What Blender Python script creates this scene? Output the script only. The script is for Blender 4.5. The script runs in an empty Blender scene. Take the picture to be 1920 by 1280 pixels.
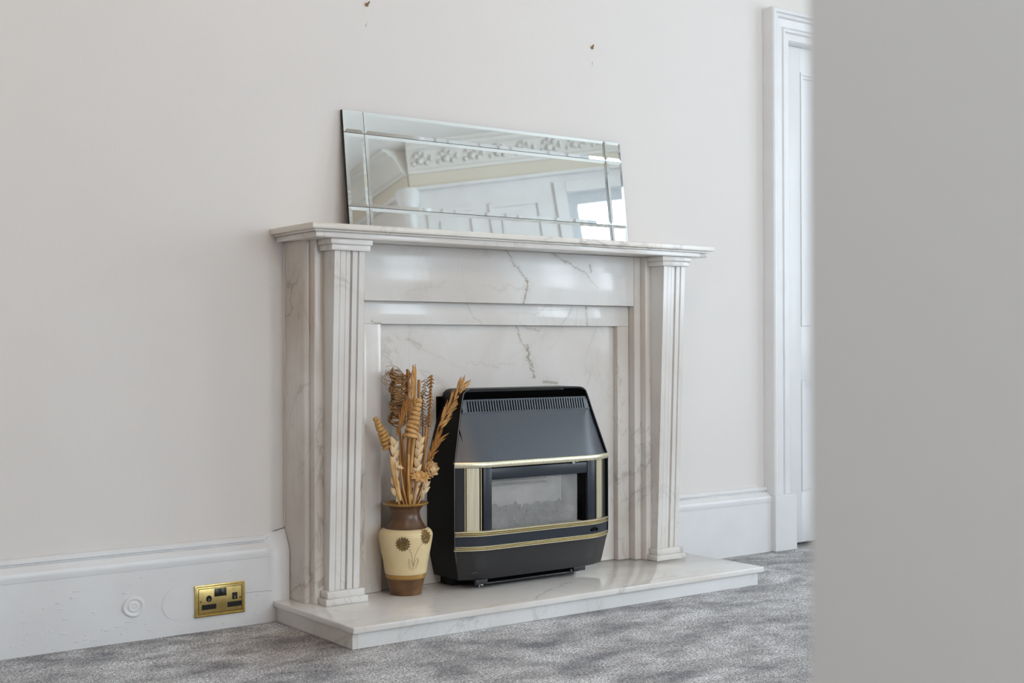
import bpy, bmesh, math, random
from mathutils import Vector, Matrix
rnd = random.Random(7)
C = bpy.context.scene.collection
SC = bpy.context.scene
PI = math.pi

# ------------------------------------------------------------------ camera
cam = bpy.data.cameras.new('camera')
cam_o = bpy.data.objects.new('camera', cam); C.objects.link(cam_o)
cam.sensor_width = 36.0
cam.lens = 2406.33 / 1920 * 36.0
r = Vector((0.80483288, -0.5934934, -0.00310164))
u = Vector((-5.10758167e-04, -5.91862150e-03, 9.99982354e-01))
f = Vector((0.59350128, 0.8048171, 0.00506663))
cam_o.matrix_world = Matrix(((r.x, u.x, -f.x, 0.0), (r.y, u.y, -f.y, -3.61645), (r.z, u.z, -f.z, 0.83), (0, 0, 0, 1)))
cam.dof.use_dof = True
cam.dof.focus_distance = 4.0
cam.dof.aperture_fstop = cam.lens / 1000 / 0.0085
cam.clip_start = 0.02
SC.camera = cam_o

# ------------------------------------------------------------------ view and sky
SC.view_settings.view_transform = 'Standard'
SC.view_settings.look = 'None'
SC.view_settings.gamma = 1.0
SC.view_settings.use_curve_mapping = False
SC.view_settings.exposure = 0.17
SC.cycles.diffuse_bounces = 6
SC.cycles.max_bounces = 16
SC.cycles.transparent_max_bounces = 16

w = bpy.data.worlds.new('overcast_sky'); SC.world = w; w.use_nodes = True
nt = w.node_tree; nt.nodes.clear()
bg = nt.nodes.new('ShaderNodeBackground'); wo = nt.nodes.new('ShaderNodeOutputWorld')
bg.inputs['Color'].default_value = (0.77, 0.89, 1.0, 1); bg.inputs['Strength'].default_value = 8.2
nt.links.new(bg.outputs[0], wo.inputs[0])

PORTALS = []
def portal(name, centre, normal, sx, sz):
    """window opening marked as a sampling portal for the sky light"""
    l = bpy.data.lights.new(name, 'AREA'); l.shape = 'RECTANGLE'; l.size = sx; l.size_y = sz
    l.cycles.is_portal = True
    o = bpy.data.objects.new(name, l); C.objects.link(o)
    n = Vector(normal).normalized(); z = -n; y = Vector((0, 0, 1)); x = y.cross(z).normalized()
    o.matrix_world = Matrix(((x.x, y.x, z.x, centre[0]), (x.y, y.y, z.y, centre[1]), (x.z, y.z, z.z, centre[2]), (0, 0, 0, 1)))
    return o

# ------------------------------------------------------------------ node helpers
def mat(name):
    m = bpy.data.materials.new(name); m.use_nodes = True
    nt = m.node_tree; b = nt.nodes['Principled BSDF']
    return m, nt, b
def N(nt, t, **kw):
    n = nt.nodes.new(t)
    for k, v in kw.items():
        if k in n.inputs.keys(): n.inputs[k].default_value = v
        else: setattr(n, k, v)
    return n
def math_(nt, op, a, b=None, clamp=False):
    n = nt.nodes.new('ShaderNodeMath'); n.operation = op; n.use_clamp = clamp
    for i, s in enumerate((a, b)):
        if s is None: continue
        if hasattr(s, 'links') or hasattr(s, 'node'): nt.links.new(s, n.inputs[i])
        else: n.inputs[i].default_value = s
    return n.outputs[0]
def ramp(nt, fac, stops):
    n = nt.nodes.new('ShaderNodeValToRGB'); el = n.color_ramp.elements
    while len(el) < len(stops): el.new(0.5)
    for e, (p, c) in zip(el, stops):
        e.position = p; e.color = (*c, 1) if len(c) == 3 else c
    nt.links.new(fac, n.inputs[0]); return n.outputs[0]
def mix(nt, fac, a, b, blend='MIX'):
    n = nt.nodes.new('ShaderNodeMix'); n.data_type = 'RGBA'; n.blend_type = blend
    if hasattr(fac, 'node'): nt.links.new(fac, n.inputs[0])
    else: n.inputs[0].default_value = fac
    for i, s in ((6, a), (7, b)):
        if hasattr(s, 'node'): nt.links.new(s, n.inputs[i])
        else: n.inputs[i].default_value = (*s, 1)
    return n.outputs[2]
def noise(nt, vec, scale, detail=3, rough=0.5, dist=0.0):
    n = nt.nodes.new('ShaderNodeTexNoise'); n.inputs['Scale'].default_value = scale
    n.inputs['Detail'].default_value = detail; n.inputs['Roughness'].default_value = rough
    n.inputs['Distortion'].default_value = dist
    nt.links.new(vec, n.inputs['Vector']); return n.outputs['Fac']
def objco(nt, scale=(1, 1, 1), rot=(0, 0, 0), loc=(0, 0, 0)):
    t = nt.nodes.new('ShaderNodeTexCoord'); m = nt.nodes.new('ShaderNodeMapping')
    m.inputs['Scale'].default_value = scale; m.inputs['Rotation'].default_value = rot; m.inputs['Location'].default_value = loc
    nt.links.new(t.outputs['Object'], m.inputs['Vector']); return m.outputs[0]
def bump(nt, b, h, strength, dist):
    n = nt.nodes.new('ShaderNodeBump'); n.inputs['Strength'].default_value = strength
    n.inputs['Distance'].default_value = dist; nt.links.new(h, n.inputs['Height'])
    nt.links.new(n.outputs[0], b.inputs['Normal'])
def plain(name, col, rough=0.5, metal=0.0, spec=0.5, grain=0.06, gscale=40, bmp=0.0, coat=0.0):
    m, nt, b = mat(name)
    co = objco(nt); n = noise(nt, co, gscale, 4)
    dark = tuple(c * (1 - grain) for c in col); lite = tuple(min(1, c * (1 + grain)) for c in col)
    nt.links.new(ramp(nt, n, [(0.3, dark), (0.7, lite)]), b.inputs['Base Color'])
    b.inputs['Roughness'].default_value = rough; b.inputs['Metallic'].default_value = metal
    b.inputs['Specular IOR Level'].default_value = spec
    b.inputs['Coat Weight'].default_value = coat; b.inputs['Coat Roughness'].default_value = 0.08
    if bmp: bump(nt, b, n, 0.5, bmp)
    return m

# ------------------------------------------------------------------ materials
def make_wall_paint(name, c):
    m, nt, b = mat(name)
    co = objco(nt)
    n1 = noise(nt, co, 1.3, 3); n2 = noise(nt, co, 90, 3)
    nt.links.new(ramp(nt, n1, [(0.3, tuple(x * 0.975 for x in c)), (0.7, c)]), b.inputs['Base Color'])
    b.inputs['Roughness'].default_value = 0.7; b.inputs['Specular IOR Level'].default_value = 0.25
    bump(nt, b, math_(nt, 'ADD', n2, noise(nt, co, 9, 3)), 0.25, 0.0012)
    return m
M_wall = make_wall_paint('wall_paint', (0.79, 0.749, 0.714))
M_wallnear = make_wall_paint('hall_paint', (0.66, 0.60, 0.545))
M_ceil = make_wall_paint('ceiling_paint', (0.82, 0.80, 0.76))
M_frieze = make_wall_paint('frieze_paint', (0.76, 0.70, 0.60))

def make_gloss_white():
    m, nt, b = mat('white_woodwork_paint')
    co = objco(nt)
    n1 = noise(nt, co, 7, 4); n2 = noise(nt, objco(nt, (40, 40, 130)), 1.0, 3)
    chips = noise(nt, co, 26, 2)
    nt.links.new(ramp(nt, n1, [(0.3, (0.77, 0.76, 0.755)), (0.7, (0.82, 0.815, 0.81))]), b.inputs['Base Color'])
    b.inputs['Roughness'].default_value = 0.32; b.inputs['Specular IOR Level'].default_value = 0.5
    hh = math_(nt, 'ADD', math_(nt, 'MULTIPLY', n2, 0.25), math_(nt, 'MULTIPLY', math_(nt, 'GREATER_THAN', chips, 0.71), 0.8))
    bump(nt, b, math_(nt, 'ADD', hh, n1), 0.35, 0.002)
    return m
M_gloss = make_gloss_white()
M_door = plain('door_paint', (0.82, 0.82, 0.82), 0.35, grain=0.02, gscale=6)

def make_carpet():
    m, nt, b = mat('grey_carpet')
    big = noise(nt, objco(nt, (1.5, 2.3, 1), (0, 0, 0.5)), 2.8, 6, 0.64, 0.3)
    mid = noise(nt, objco(nt, (1, 1.3, 1), (0, 0, -0.3)), 11, 4, 0.6, 0.3)
    fine = noise(nt, objco(nt), 250, 2, 0.8)
    fine2 = noise(nt, objco(nt), 120, 2, 0.7)
    v = math_(nt, 'ADD', math_(nt, 'MULTIPLY', big, 0.68), math_(nt, 'MULTIPLY', mid, 0.32))
    base = ramp(nt, v, [(0.37, (0.25, 0.25, 0.275)), (0.49, (0.50, 0.495, 0.50)), (0.62, (0.80, 0.80, 0.82))])
    g = ramp(nt, math_(nt, 'ADD', math_(nt, 'MULTIPLY', fine, 0.65), math_(nt, 'MULTIPLY', fine2, 0.35)),
             [(0.41, (0.14, 0.14, 0.14)), (0.5, (0.86, 0.86, 0.86)), (0.59, (1.75, 1.74, 1.73))])
    c = mix(nt, 1.0, base, g, 'MULTIPLY')
    # a brown worn stain beside the left end of the hearth
    tc = nt.nodes.new('ShaderNodeTexCoord')
    vm = nt.nodes.new('ShaderNodeVectorMath'); vm.operation = 'DISTANCE'; vm.inputs[1].default_value = (1.64, -0.34, 0)
    nt.links.new(tc.outputs['Object'], vm.inputs[0])
    dd = math_(nt, 'ADD', vm.outputs['Value'], math_(nt, 'MULTIPLY', mid, 0.25))
    st = ramp(nt, dd, [(0.20, (1, 1, 1)), (0.52, (0, 0, 0))])
    c = mix(nt, math_(nt, 'MULTIPLY', st, 0.80), c, mix(nt, 1.0, c, (0.60, 0.50, 0.42), 'MULTIPLY'))
    sy = nt.nodes.new('ShaderNodeSeparateXYZ'); nt.links.new(tc.outputs['Object'], sy.inputs[0])
    yy_ = math_(nt, 'ADD', math_(nt, 'ABSOLUTE', sy.outputs['Y']), math_(nt, 'MULTIPLY', mid, 0.10))
    dirt = ramp(nt, yy_, [(0.07, (1, 1, 1)), (0.20, (0, 0, 0))])       # dirt trodden in along the skirting
    c = mix(nt, math_(nt, 'MULTIPLY', dirt, 0.7), c, mix(nt, 1.0, c, (0.55, 0.53, 0.50), 'MULTIPLY'))
    nt.links.new(c, b.inputs['Base Color'])
    b.inputs['Roughness'].default_value = 0.95; b.inputs['Specular IOR Level'].default_value = 0.1
    b.inputs['Sheen Weight'].default_value = 0.15
    bump(nt, b, math_(nt, 'ADD', fine, math_(nt, 'MULTIPLY', mid, 1.2)), 0.7, 0.004)
    return m
M_carpet = make_carpet()

FX = 2.56   # origin of the chimney piece along the wall
def make_marble(name, base=(0.80, 0.78, 0.75), warm=(0.66, 0.60, 0.54), vein=(0.30, 0.25, 0.20), veins=(), amount=0.5, rough=0.13, spec=0.32, mlo=0.46, seed=0.0, loc=(0, 0, 0), tilt=0.5, plane='xz'):
    m, nt, b = mat(name)
    co = objco(nt, (1, 1, 1), (0, tilt, 0), (seed, seed * 0.7, 0))
    n1 = noise(nt, co, 1.5, 6, 0.55, 1.3)
    cloud = noise(nt, co, 2.3, 4, 0.5, 0.6)
    mask = noise(nt, objco(nt, loc=(5 + seed, 2, 3)), 2.6, 2)
    fine = noise(nt, objco(nt, (1, 1, 0.35), (0, 0.6, 0), (seed, 9, 1)), 4.2, 7, 0.62, 1.6)
    rid = math_(nt, 'ABSOLUTE', math_(nt, 'SUBTRACT', n1, 0.5))
    v1 = math_(nt, 'SUBTRACT', 1.0, math_(nt, 'DIVIDE', rid, 0.012), True)
    rid2 = math_(nt, 'ABSOLUTE', math_(nt, 'SUBTRACT', fine, 0.5))
    v2 = math_(nt, 'SUBTRACT', 1.0, math_(nt, 'DIVIDE', rid2, 0.016), True)
    soft = math_(nt, 'SUBTRACT', 1.0, math_(nt, 'DIVIDE', rid, 0.07), True)
    mk = ramp(nt, mask, [(mlo, (0, 0, 0)), (mlo + 0.18, (1, 1, 1))])
    col = ramp(nt, cloud, [(0.36, base), (0.74, warm)])
    col = mix(nt, math_(nt, 'MULTIPLY', math_(nt, 'MULTIPLY', soft, mk), 0.35 * amount), col, (0.50, 0.46, 0.42))
    col = mix(nt, math_(nt, 'MULTIPLY', math_(nt, 'MULTIPLY', v1, mk), amount), col, vein)
    col = mix(nt, math_(nt, 'MULTIPLY', math_(nt, 'MULTIPLY', v2, mk), 0.55 * amount), col, vein)
    if veins:
        tc = nt.nodes.new('ShaderNodeTexCoord'); sp = nt.nodes.new('ShaderNodeSeparateXYZ')
        nt.links.new(tc.outputs['Object'], sp.inputs[0])
        px = sp.outputs['X']; pz = sp.outputs['Z'] if plane == 'xz' else sp.outputs['Y']
        wob = math_(nt, 'MULTIPLY', math_(nt, 'SUBTRACT', noise(nt, objco(nt), 20, 6, 0.75), 0.5), 3.2)
        wob2 = math_(nt, 'MULTIPLY', math_(nt, 'SUBTRACT', noise(nt, objco(nt, loc=(3, 1, 2)), 60, 4, 0.8), 0.5), 2.2)
        for (x0, z0, x1, z1, wd, amp, st) in veins:
            x0 -= loc[0]; x1 -= loc[0]; zo = loc[2] if plane == 'xz' else loc[1]; z0 -= zo; z1 -= zo
            L = math.hypot(x1 - x0, z1 - z0); dx, dz = (x1 - x0) / L, (z1 - z0) / L
            rx = math_(nt, 'SUBTRACT', px, x0); rz = math_(nt, 'SUBTRACT', pz, z0)
            t = math_(nt, 'ADD', math_(nt, 'MULTIPLY', rx, dx), math_(nt, 'MULTIPLY', rz, dz))
            d = math_(nt, 'ADD', math_(nt, 'MULTIPLY', rx, -dz), math_(nt, 'MULTIPLY', rz, dx))
            d = math_(nt, 'ADD', d, math_(nt, 'MULTIPLY', wob, amp))
            d = math_(nt, 'ABSOLUTE', math_(nt, 'ADD', d, math_(nt, 'MULTIPLY', wob2, amp * 0.35)))
            tt = math_(nt, 'MULTIPLY', math_(nt, 'GREATER_THAN', t, -0.004), math_(nt, 'LESS_THAN', t, L + 0.004))
            wv = math_(nt, 'ADD', wd * 1.5, math_(nt, 'MULTIPLY', wob2, wd * 1.5))
            core = math_(nt, 'SUBTRACT', 1.0, math_(nt, 'DIVIDE', d, wv), True)
            halo = math_(nt, 'SUBTRACT', 1.0, math_(nt, 'DIVIDE', d, wd * 7), True)
            col = mix(nt, math_(nt, 'MULTIPLY', math_(nt, 'MULTIPLY', halo, tt), 0.30 * st), col, (0.55, 0.49, 0.42))
            col = mix(nt, math_(nt, 'MULTIPLY', math_(nt, 'MULTIPLY', core, tt), st, True), col, vein)
    nt.links.new(col, b.inputs['Base Color'])
    b.inputs['Roughness'].default_value = rough; b.inputs['Specular IOR Level'].default_value = spec
    return m
M_marble = make_marble('white_marble', amount=0.45, loc=(FX, 0, 0))
M_marble_side = make_marble('side_marble', amount=0.6, mlo=0.38, seed=2.2, tilt=-0.7, base=(0.76, 0.715, 0.665), warm=(0.56, 0.48, 0.40), loc=(FX, 0, 0))
M_marble_head = make_marble('header_marble', amount=0.30, seed=1.1, rough=0.13, loc=(FX, 0, 0), veins=[
    (2.531, 1.165, 2.632, 1.055, 0.0022, 0.022, 0.8), (2.634, 1.056, 2.620, 0.98, 0.0035, 0.020, 0.9),
    (2.730, 1.163, 2.800, 1.125, 0.0022, 0.020, 0.8), (2.798, 1.126, 2.880, 1.095, 0.0030, 0.022, 0.65), (2.878, 1.096, 2.945, 1.045, 0.0016, 0.020, 0.45),
    (2.12, 0.995, 2.30, 1.04, 0.004, 0.03, 0.12), (2.45, 1.03, 2.62, 1.035, 0.002, 0.03, 0.25), (2.905, 1.12, 2.915, 1.10, 0.003, 0.01, 0.7)])
M_marble_slip = make_marble('slip_marble', amount=0.30, seed=3.1, rough=0.10, loc=(FX, 0, 0), veins=[
    (2.911, 0.978, 2.920, 0.905, 0.0020, 0.016, 0.8), (2.04, 0.915, 2.07, 0.912, 0.003, 0.012, 0.6), (2.40, 0.97, 2.46, 0.91, 0.0016, 0.02, 0.35)])
M_marble_panel = make_marble('panel_marble', amount=0.25, seed=4.4, rough=0.10, loc=(FX, 0, 0), veins=[
    (2.615, 0.905, 2.640, 0.85, 0.0024, 0.02, 0.6), (2.64, 0.852, 2.672, 0.825, 0.0020, 0.02, 0.5), (2.672, 0.84, 2.676, 0.79, 0.0040, 0.020, 0.9), (2.680, 0.79, 2.705, 0.73, 0.0030, 0.022, 0.8),
    (2.74, 0.712, 2.80, 0.708, 0.0035, 0.01, 0.7), (2.64, 0.905, 2.72, 0.89, 0.002, 0.02, 0.5), (2.18, 0.86, 2.24, 0.84, 0.003, 0.02, 0.35), (2.42, 0.78, 2.62, 0.765, 0.0015, 0.03, 0.3), (2.80, 0.70, 2.86, 0.64, 0.002, 0.03, 0.3)])
M_marble_shelf = make_marble('shelf_marble', amount=0.5, seed=6.0, rough=0.2, base=(0.84, 0.80, 0.74), warm=(0.74, 0.67, 0.58), loc=(FX, 0, 0))
M_marble_hearth = make_marble('hearth_marble', amount=0.30, seed=7.3, rough=0.10, spec=0.55, veins=[(2.38, -0.50, 2.50, -0.42, 0.003, 0.03, 0.45), (2.50, -0.42, 2.66, -0.33, 0.0025, 0.03, 0.45), (2.62, -0.56, 2.78, -0.50, 0.006, 0.03, 0.35), (2.78, -0.50, 3.0, -0.46, 0.003, 0.03, 0.3), (2.2, -0.50, 2.36, -0.49, 0.004, 0.03, 0.3), (1.9, -0.40, 2.05, -0.47, 0.002, 0.03, 0.3)], tilt=1.2, base=(0.85, 0.835, 0.81), warm=(0.76, 0.71, 0.65), loc=(FX, -0.26, 0), plane='xy')

M_black = plain('black_enamel', (0.006, 0.0055, 0.006), 0.4, spec=0.18)
def make_charcoal(name, c0, c1, spec, coat):
    m, nt, b = mat(name)
    n = noise(nt, objco(nt), 300, 2)
    nt.links.new(ramp(nt, n, [(0.3, c0), (0.7, c1)]), b.inputs['Base Color'])
    b.inputs['Roughness'].default_value = 0.36; b.inputs['Specular IOR Level'].default_value = spec
    b.inputs['Coat Weight'].default_value = coat; b.inputs['Coat Roughness'].default_value = 0.3
    bump(nt, b, n, 0.2, 0.0004); return m
M_char = make_charcoal('charcoal_enamel', (0.014, 0.0135, 0.015), (0.022, 0.021, 0.023), 0.45, 0.2)
M_hood = make_charcoal('hood_reflection_enamel', (0.036, 0.046, 0.060), (0.052, 0.064, 0.080), 0.8, 0.35)  # bluish window reflection on the hood painted into a lighter base
M_bluebar = plain('blue_black_enamel', (0.018, 0.023, 0.034), 0.35, spec=0.5)
M_edge = plain('highlight_and_scratch_metal', (0.20, 0.20, 0.21), 0.35, metal=0.6)  # lighter metal for the painted edge highlight and the scratch
def make_brass(name, c, rough, streak=0.0, axis=(400, 400, 6)):
    m, nt, b = mat(name)
    n = noise(nt, objco(nt, axis), 1.0, 3)
    nt.links.new(ramp(nt, n, [(0.3, tuple(x * (1 - streak) for x in c)), (0.7, c)]), b.inputs['Base Color'])
    b.inputs['Metallic'].default_value = 1.0; b.inputs['Roughness'].default_value = rough; return m
M_brass = make_brass('polished_brass', (0.97, 0.86, 0.52), 0.24, 0.10)
M_brass_pl = make_brass('brushed_pale_brass', (0.96, 0.89, 0.66), 0.40, 0.25)
M_brass_sock = make_brass('aged_socket_brass', (0.80, 0.61, 0.24), 0.30, 0.22, (60, 60, 60))
M_brass_dark = make_brass('dark_brass', (0.42, 0.30, 0.10), 0.35, 0.3, (200, 200, 200))
M_steel = plain('steel', (0.55, 0.55, 0.56), 0.3, metal=1.0)
M_blackpl = plain('black_plastic', (0.010, 0.009, 0.008), 0.3)
M_void = plain('dark_recess', (0.003, 0.003, 0.003), 0.9, spec=0.0)  # near-black that stands in for shade inside openings; also the emblem
M_ceramic = plain('grey_firebox_ceramic', (0.86, 0.80, 0.74), 0.8, grain=0.1, gscale=12)
M_coal = plain('ash_grey_coal', (0.085, 0.08, 0.075), 0.9, grain=0.5, gscale=60, bmp=0.006)
def make_pane(name, rough=0.02, haze=0.0, tint=(1, 1, 1)):
    m, nt, b = mat(name)
    out = nt.nodes['Material Output']
    tr = N(nt, 'ShaderNodeBsdfTransparent'); tr.inputs[0].default_value = (*tint, 1)
    gl = N(nt, 'ShaderNodeBsdfGlossy'); gl.inputs['Roughness'].default_value = rough
    fr = N(nt, 'ShaderNodeFresnel'); fr.inputs[0].default_value = 1.45
    ms = N(nt, 'ShaderNodeMixShader'); nt.links.new(fr.outputs[0], ms.inputs[0])
    nt.links.new(tr.outputs[0], ms.inputs[1]); nt.links.new(gl.outputs[0], ms.inputs[2])
    last = ms.outputs[0]
    if haze:
        df = N(nt, 'ShaderNodeBsdfDiffuse'); df.inputs[0].default_value = (0.75, 0.73, 0.70, 1)
        m2 = N(nt, 'ShaderNodeMixShader')
        hz = noise(nt, objco(nt, (1, 1, 0.8), (0, 0.4, 0)), 9, 4, 0.6, 0.8)
        hf = math_(nt, 'MULTIPLY', ramp(nt, hz, [(0.3, (0.5, 0.5, 0.5)), (0.75, (1, 1, 1))]), haze)
        nt.links.new(hf, m2.inputs[0]); nt.links.new(last, m2.inputs[1]); nt.links.new(df.outputs[0], m2.inputs[2]); last = m2.outputs[0]
    nt.links.new(last, out.inputs[0]); return m
M_glass = make_pane('window_glass')
M_fireglass = make_pane('hazy_sheen_glass', 0.08, 0.30)  # hazy pane; its pale veil also paints a sheen over the firebox
def make_mirror():
    m, nt, b = mat('mirror_glass')
    b.inputs['Base Color'].default_value = (0.92, 0.95, 0.93, 1)
    b.inputs['Metallic'].default_value = 1.0; b.inputs['Roughness'].default_value = 0.015; return m
M_mirror = make_mirror()
M_backing = plain('black_backing_board', (0.01, 0.01, 0.01), 0.7)
M_winframe = plain('window_frame_paint', (0.62, 0.64, 0.66), 0.4, grain=0.03)

def glaze(name, c1, c2, rough, bs=(3, 3, 60)):
    m, nt, b = mat(name)
    n = noise(nt, objco(nt, bs), 1.0, 4, 0.6); n2 = noise(nt, objco(nt), 18, 3)
    nt.links.new(ramp(nt, math_(nt, 'ADD', math_(nt, 'MULTIPLY', n, 0.6), math_(nt, 'MULTIPLY', n2, 0.4)), [(0.35, c1), (0.65, c2)]), b.inputs['Base Color'])
    b.inputs['Roughness'].default_value = rough; bump(nt, b, n, 0.3, 0.001); return m
M_vbrown = glaze('brown_glaze', (0.075, 0.035, 0.018), (0.17, 0.085, 0.042), 0.32)
M_vbase = glaze('base_brown_glaze', (0.10, 0.045, 0.018), (0.26, 0.13, 0.05), 0.30, (8, 8, 30))
M_vgold = glaze('ochre_glaze', (0.33, 0.17, 0.035), (0.48, 0.27, 0.07), 0.28)
M_vcream = glaze('cream_glaze', (0.78, 0.60, 0.32), (0.84, 0.68, 0.40), 0.45, (3, 3, 14))
M_vflower = glaze('gilt_brown_relief', (0.10, 0.055, 0.012), (0.36, 0.22, 0.06), 0.4, (160, 160, 160))
M_vline = plain('incised_line', (0.34, 0.24, 0.13), 0.6)
def straw(name, a, b_):
    m, nt, b = mat(name)
    n = noise(nt, objco(nt, (90, 90, 22)), 1.0, 3)
    nt.links.new(ramp(nt, n, [(0.3, a), (0.7, b_)]), b.inputs['Base Color'])
    b.inputs['Roughness'].default_value = 0.6; bump(nt, b, n, 0.4, 0.0008); return m
M_st_car = straw('caramel_stem', (0.30, 0.12, 0.022), (0.58, 0.27, 0.065))
M_st_pale = straw('pale_shavings', (0.62, 0.40, 0.19), (0.84, 0.62, 0.37))
M_st_dark = straw('brown_curls', (0.20, 0.09, 0.025), (0.44, 0.24, 0.09))
M_st_honey = straw('honey_palm', (0.46, 0.24, 0.06), (0.66, 0.39, 0.12))
M_st_wheat = straw('wheat', (0.48, 0.23, 0.06), (0.76, 0.45, 0.17))

# ------------------------------------------------------------------ mesh helpers
def box(bm, x0, x1, y0, y1, z0, z1, bev=0.0, seg=2):
    vs = [bm.verts.new((x, y, z)) for x in (x0, x1) for y in (y0, y1) for z in (z0, z1)]
    fs = [(0, 1, 3, 2), (4, 6, 7, 5), (0, 4, 5, 1), (2, 3, 7, 6), (0, 2, 6, 4), (1, 5, 7, 3)]
    faces = [bm.faces.new([vs[i] for i in f]) for f in fs]
    if bev > 0:
        es = list({e for f_ in faces for e in f_.edges})
        bmesh.ops.bevel(bm, geom=es, offset=bev, segments=seg, profile=0.5, affect='EDGES', clamp_overlap=True)
    return vs
def extrude_poly(bm, pts, axis, a0, a1, caps=True):
    """pts are 2D; axis 'x': pts=(y,z); 'y': pts=(x,z); 'z': pts=(x,y)"""
    def P(p, a):
        return {'x': (a, p[0], p[1]), 'y': (p[0], a, p[1]), 'z': (p[0], p[1], a)}[axis]
    A = [bm.verts.new(P(p, a0)) for p in pts]; B = [bm.verts.new(P(p, a1)) for p in pts]
    n = len(pts)
    for i in range(n): bm.faces.new((A[i], A[(i + 1) % n], B[(i + 1) % n], B[i]))
    if caps: bm.faces.new(A[::-1]); bm.faces.new(B)
    bmesh.ops.recalc_face_normals(bm, faces=bm.faces)
def lathe(bm, prof, c=(0, 0, 0), seg=48, close=True):
    rings = []
    for (rr, z) in prof:
        rings.append([bm.verts.new((c[0] + rr * math.cos(2 * PI * i / seg), c[1] + rr * math.sin(2 * PI * i / seg), c[2] + z)) for i in range(seg)])
    for A, B in zip(rings, rings[1:]):
        for i in range(seg): bm.faces.new((A[i], A[(i + 1) % seg], B[(i + 1) % seg], B[i]))
    if close:
        bm.faces.new(rings[0][::-1]); bm.faces.new(rings[-1])
def tube(bm, pts, rad, seg=6, flat=1.0):
    pts = [Vector(p) for p in pts]; n = len(pts)
    if not hasattr(rad, '__len__'): rad = [rad] * n
    rings = []; ref = Vector((0.13, 0.97, 0.2))
    for i, p in enumerate(pts):
        t = (pts[min(i + 1, n - 1)] - pts[max(i - 1, 0)]).normalized()
        s = t.cross(ref)
        if s.length < 1e-3: s = t.cross(Vector((1, 0, 0)))
        s.normalize(); v = s.cross(t).normalized()
        rings.append([bm.verts.new(p + s * (rad[i] * math.cos(2 * PI * k / seg)) + v * (rad[i] * flat * math.sin(2 * PI * k / seg))) for k in range(seg)])
    for A, B in zip(rings, rings[1:]):
        for k in range(seg): bm.faces.new((A[k], A[(k + 1) % seg], B[(k + 1) % seg], B[k]))
    bm.faces.new(rings[0][::-1]); bm.faces.new(rings[-1])
def leaf(bm, base, tip, width, normal=(0, -1, 0), thick=0.0012, bend=0.0, n=5):
    """thin lens-shaped blade from base to tip with real thickness"""
    b, t = Vector(base), Vector(tip); d = t - b; nn = Vector(normal).normalized(); s = d.cross(nn).normalized(); nn = s.cross(d).normalized()
    front = []
    for i in range(n + 1):
        q = i / n; wd = width * 0.5 * (math.sin(PI * (0.12 + 0.86 * q)) ** 0.8)
        c = b + d * q + nn * (bend * math.sin(PI * q))
        front.append((c + s * wd, c + nn * thick * 1.5, c - s * wd, c - nn * thick))
    R = [[bm.verts.new(p) for p in ring] for ring in front]
    for A, B in zip(R, R[1:]):
        for k in range(4): bm.faces.new((A[k], A[(k + 1) % 4], B[(k + 1) % 4], B[k]))
    bm.faces.new(R[0][::-1]); bm.faces.new(R[-1])
def blob(bm, c, sx, sy, sz, rough=0.2, sub=2):
    g = bmesh.ops.create_icosphere(bm, subdivisions=sub, radius=1.0)
    ph = rnd.uniform(0, 9)
    for v in g['verts']:
        k = 1 + rough * (math.sin(v.co.x * 5 + ph) * math.cos(v.co.y * 4 + ph * 2) + 0.5 * math.sin(v.co.z * 9 + ph)) * 0.5 + rnd.uniform(-rough, rough) * 0.25
        v.co = Vector((c[0] + v.co.x * sx * k, c[1] + v.co.y * sy * k, c[2] + v.co.z * sz * k))

def thing(name, label, cat, loc=(0, 0, 0), group=None):
    o = bpy.data.objects.new(name, None); C.objects.link(o); o.location = loc; o.empty_display_size = 0.05
    o['label'] = label; o['category'] = cat
    if group: o['group'] = group
    return o
def root_loc(p):
    v = Vector((0, 0, 0))
    while p is not None: v += p.location; p = p.parent
    return v
def obj(name, bm, m, parent=None, smooth=False, label=None, kind=None, angle=None, loc=None):
    """bm holds world coordinates; the object is placed under parent"""
    base = root_loc(parent) if parent is not None else Vector(loc or (0, 0, 0))
    bmesh.ops.translate(bm, verts=bm.verts, vec=-base)
    bmesh.ops.recalc_face_normals(bm, faces=bm.faces)
    me = bpy.data.meshes.new(name); bm.to_mesh(me); bm.free()
    me.materials.append(m)
    if smooth:
        for p in me.polygons: p.use_smooth = True
        if angle:
            me.set_sharp_from_angle(angle=math.radians(angle))
    o = bpy.data.objects.new(name, me); C.objects.link(o)
    if parent is not None: o.parent = parent
    else: o.location = base
    if label: o['label'] = label
    if kind: o['kind'] = kind
    return o
def tag(o, label, cat, group=None):
    o['label'] = label; o['category'] = cat
    if group: o['group'] = group
    return o
def struct(name, bm, m, parent=None, **kw):
    o = obj(name, bm, m, parent, **kw)
    if parent is None: o['kind'] = 'structure'
    return o
def sbox(name, m, *a, parent=None, bev=0.0, **kw):
    bm = bmesh.new(); box(bm, *a, bev=bev); return struct(name, bm, m, parent, **kw)
def pbox(name, m, parent, *a, bev=0.0, label=None, **kw):
    bm = bmesh.new(); box(bm, *a, bev=bev); return obj(name, bm, m, parent, label=label, smooth=bev > 0, angle=35, **kw)

# ================================================================== ROOM SHELL
H = 3.50
bm = bmesh.new(); box(bm, -1.75, 7.35, -6.0, 0.35, -0.12, 0.0); struct('floor', bm, M_carpet)
sbox('ceiling', M_ceil, -1.75, 7.35, -6.0, 0.20, H, H + 0.12)

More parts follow.
